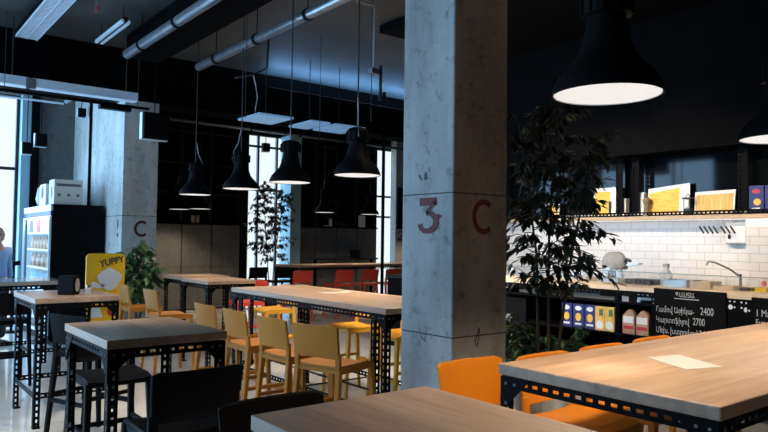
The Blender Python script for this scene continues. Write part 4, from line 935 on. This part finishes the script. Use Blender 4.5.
# ------------------------------------------------------------------ person
def person(loc, rz):
    t = empty('person', loc, 'person in a light blue shirt and dark trousers standing at the left picture edge', 'person', None, rz)
    def skin(name, verts, edges, m, sub=2):
        me = bpy.data.meshes.new(name); me.from_pydata([v[:3] for v in verts], edges, []); me.materials.append(MATS[m])
        o = bpy.data.objects.new(name, me); COL.objects.link(o); o.parent = t
        sm = o.modifiers.new('skin', 'SKIN'); 
        for i, v in enumerate(verts): me.skin_vertices[0].data[i].radius = (v[3], v[4] if len(v) > 4 else v[3])
        me.skin_vertices[0].data[0].use_root = True
        s = o.modifiers.new('sub', 'SUBSURF'); s.levels = sub; s.render_levels = sub
        me.polygons.foreach_set('use_smooth', [True]*len(me.polygons)); sm.use_smooth_shade = True
        return o
    # local: faces -Y ; body is one skinned surface
    V = [(0, 0, .96, .15, .11), (0, .01, 1.12, .14, .10), (0, .02, 1.28, .165, .115), (0, .02, 1.40, .13, .09), (0, .01, 1.47, .058), (0, -.01, 1.54, .055),
         (.185, .02, 1.40, .062), (.225, .03, 1.14, .045), (.215, -.04, .90, .034), (-.185, .02, 1.40, .062), (-.225, .03, 1.14, .045), (-.215, -.04, .90, .034),
         (.09, 0, .88, .10), (.10, -.01, .50, .068), (.105, .01, .10, .046), (-.09, 0, .88, .10), (-.10, -.01, .50, .068), (-.105, .01, .10, .046)]
    E_ = [(0, 1), (1, 2), (2, 3), (3, 4), (4, 5), (3, 6), (6, 7), (7, 8), (3, 9), (9, 10), (10, 11), (0, 12), (12, 13), (13, 14), (0, 15), (15, 16), (16, 17)]
    skin('body', V, E_, 'skin')
    k = 1.16
    skin('shirt', [(0, 0, .95, .175, .135), (0, .01, 1.12, .16, .12), (0, .02, 1.28, .182, .13), (0, .02, 1.42, .14, .1), (.19, .02, 1.405, .075), (.222, .03, 1.16, .062), (.218, -.03, .98, .05), (-.19, .02, 1.405, .075), (-.222, .03, 1.16, .062), (-.218, -.03, .98, .05)],
         [(0, 1), (1, 2), (2, 3), (3, 4), (4, 5), (5, 6), (3, 7), (7, 8), (8, 9)], 'shirt_blue')
    skin('trousers', [(0, 0, .97, .165, .125), (.095, 0, .86, .115), (.10, -.01, .50, .085), (.105, .01, .09, .068), (-.095, 0, .86, .115), (-.10, -.01, .50, .085), (-.105, .01, .09, .068)], [(0, 1), (1, 2), (2, 3), (0, 4), (4, 5), (5, 6)], 'trousers')
    hb = MB()
    def head(u, v):
        a = u*2*PI; ph = PI*v; r = math.sin(ph); z = 1.615-.118*math.cos(ph)
        y = -.098*r*math.cos(a); x = .076*r*math.sin(a)*(1-.18*max(0, -(z-1.6))/.1)
        if math.cos(a) > .92: y -= .018*math.exp(-((z-1.60)/.022)**2)
        return (x, y, z), (math.sin(a), -math.cos(a), 0)
    hb.surf(head, 24, 16, .004); hd_ = hb.build('head', 'skin', t, smooth=True)
    m_ = MB(); [m_.lathe([(0, -.03), (.018, -.02), (.022, 0), (.016, .025), (0, .03)], (sx*.077, .01, 1.605), 10) for sx in (-1, 1)]; m_.build('ears', 'skin', t, smooth=True)
    m_ = MB(); [m_.lathe([(0, -.01), (.009, -.005), (.009, .005), (0, .01)], (sx*.032, -.087, 1.63), 8) for sx in (-1, 1)]; m_.build('eyes', 'eye', t)
    MB().lh((-.024, -.094, 1.555), (.024, -.082, 1.565)).build('mouth', 'lip', t)
    def hair(u, v):
        a = PI*.28 + u*PI*1.44; ph = PI*(.0 + .5*v); r = math.sin(ph) if v > 0 else 0.001; z = 1.618+.122*math.cos(ph)
        return (.081*r*math.sin(a), -.102*r*math.cos(a)+.006, z), (math.sin(a), -math.cos(a), .3)
    MB().surf(hair, 20, 8, .008).build('hair', 'hair_grey', t, smooth=True)
    for sx in (-1, 1):
        hv = [(sx*.215, -.04, .91, .03, .022), (sx*.212, -.06, .85, .040, .018), (sx*.212, -.075, .81, .036, .014)]
        skin('hand', hv, [(0, 1), (1, 2)], 'skin', 1)
        for k2, (dx, ln_) in enumerate(((-.027, .062), (-.009, .075), (.009, .07), (.026, .055))):
            skin('finger', [(sx*.212, -.075+dx, .815, .009), (sx*.212-sx*.006, -.085+dx, .815-ln_*.55, .0085), (sx*.212-sx*.018, -.083+dx, .815-ln_, .007)], [(0, 1), (1, 2)], 'skin', 1)
        skin('thumb', [(sx*.205, -.085, .865, .011), (sx*.19, -.115, .84, .0105), (sx*.182, -.12, .805, .009)], [(0, 1), (1, 2)], 'skin', 1)
        MB().bar((sx*.105, .06, .045), (sx*.11, -.17, .032), .085, .07, .085, .05, up=(0, 0, 1), ch=.4).build('shoe', 'shoe', t, bevel=.008)
    return t
pp = person((1.64, 10.9, 0), R(35)); pp.scale = (.97, .97, .965)

# ------------------------------------------------------------------ light
def lamp(name, typ, loc, energy, col, **kw):
    l = bpy.data.lights.new(name, typ); l.energy = energy; l.color = col
    for k, v in kw.items(): setattr(l, k, v)
    o = bpy.data.objects.new(name, l); COL.objects.link(o); o.location = loc; return o
WARM = (1, .80, .58)
for x, y in LIGHTS:
    lamp('pendant_light', 'SPOT', (x, y, 2.145), (210 if y < 1 else 175) if y < 2 else 88, WARM, spot_size=R(62 if y < 1 else 125), spot_blend=.6, shadow_soft_size=.15)
for x, y in KS:
    o = lamp('kitchen_spot', 'SPOT', (x+.13, y, 3.94), 400, (1, .83, .66), spot_size=R(54), spot_blend=.6, shadow_soft_size=.06)
    d = Vector((7.6, y, 1.15)) - o.location; o.rotation_euler = d.to_track_quat('-Z', 'Y').to_euler()
for (x, y), q in FS:
    o = lamp('added_floor_fill', 'SPOT', (x, y, 4.10), {3.95: 800, 5.6: 700, 2.2: 280 if y < 5 else 90}.get(x, 420), (1, .90, .78), spot_size=R(58), spot_blend=.7, shadow_soft_size=.08)  # added spot, only there to brighten the floor
    o.rotation_euler = (Vector((q[0], q[1], 0)) - o.location).to_track_quat('-Z', 'Y').to_euler()
o = lamp('added_ceiling_wash', 'AREA', (6.9, 9.68, 4.035), 34, (.2, .5, 1), shape='RECTANGLE', size=3.3, size_y=.05); o.rotation_euler = (PI, 0, 0)  # added uplight for the blue ceiling glow
o = lamp('fridge_light', 'AREA', (2.34, 11.6, 1.84), 24, (.8, .93, 1), shape='RECTANGLE', size=.03, size_y=1.7); o.rotation_euler = (0, R(-25), 0)
o = lamp('added_shelf_fill', 'AREA', (7.50, 2.9, 1.832), 11, (1, .84, .68), shape='RECTANGLE', size=.03, size_y=7.4); o.rotation_euler = (0, R(-28), 0)  # added fill under the shelf to even out the tiles
# portals
def portal(x, y, z, w, h, rot):
    o = lamp('portal', 'AREA', (x, y, z), 1, (1, 1, 1), shape='RECTANGLE', size=w, size_y=h); o.data.cycles.is_portal = True; o.rotation_euler = rot
for a, b in wins: portal(LX-.25, (a+b)/2, 2.1, 3.7, b-a, (0, R(-90), 0))
portal(0, 12.95, 2, 4.4, 3.95, (R(-90), 0, 0)); portal(7.7, 14.45, 2.05, 1.3, 4, (R(-90), 0, 0)); portal(11.42, 14.45, 2.05, .85, 4, (R(-90), 0, 0))

wd = bpy.data.worlds.new('sky'); SC.world = wd; wd.use_nodes = True
nt = wd.node_tree; bg = nt.nodes['Background']
tc = nt.nodes.new('ShaderNodeTexCoord'); spx = nt.nodes.new('ShaderNodeSeparateXYZ'); nt.links.new(tc.outputs['Generated'], spx.inputs[0])
rp = nt.nodes.new('ShaderNodeMapRange'); rp.inputs['From Min'].default_value = -.85; rp.inputs['From Max'].default_value = .1; rp.inputs['To Min'].default_value = 1; rp.inputs['To Max'].default_value = 0
nt.links.new(spx.outputs['X'], rp.inputs['Value'])
mxr = nt.nodes.new('ShaderNodeMixRGB'); mxr.inputs['Color1'].default_value = (.86, .97, 1.0, 1); mxr.inputs['Color2'].default_value = (3.9, 7.1, 10.8, 1)
nt.links.new(rp.outputs[0], mxr.inputs['Fac']); nt.links.new(mxr.outputs[0], bg.inputs['Color']); bg.inputs['Strength'].default_value = 1.0

# ------------------------------------------------------------------ camera
f = 672.; az = R(38.4); p = math.atan(25/f); ro = R(.72)
F0 = Vector((math.sin(az), math.cos(az), 0)); R0 = Vector((math.cos(az), -math.sin(az), 0)); U0 = Vector((0, 0, 1))
F = F0*math.cos(p) + U0*math.sin(p); U = U0*math.cos(p) - F0*math.sin(p)
CXv = R0*math.cos(ro) + U*math.sin(ro); CYv = U*math.cos(ro) - R0*math.sin(ro)
cam = bpy.data.cameras.new('camera'); co = bpy.data.objects.new('camera', cam); COL.objects.link(co)
cam.sensor_width = 36; cam.lens = f/768*36; cam.clip_start = .05
M = Matrix((CXv, CYv, -F)).transposed().to_4x4(); M.translation = Vector((0, 0, 1.55)); co.matrix_world = M
SC.camera = co
SC.view_settings.view_transform = 'Standard'; SC.view_settings.look = 'None'; SC.view_settings.gamma = 1; SC.view_settings.exposure = .18
SC.view_settings.use_curve_mapping = False
SC.cycles.use_denoising = True
SC.cycles.max_bounces = 8; SC.cycles.diffuse_bounces = 4; SC.cycles.glossy_bounces = 4; SC.cycles.transparent_max_bounces = 16
SC.cycles.sample_clamp_indirect = 6
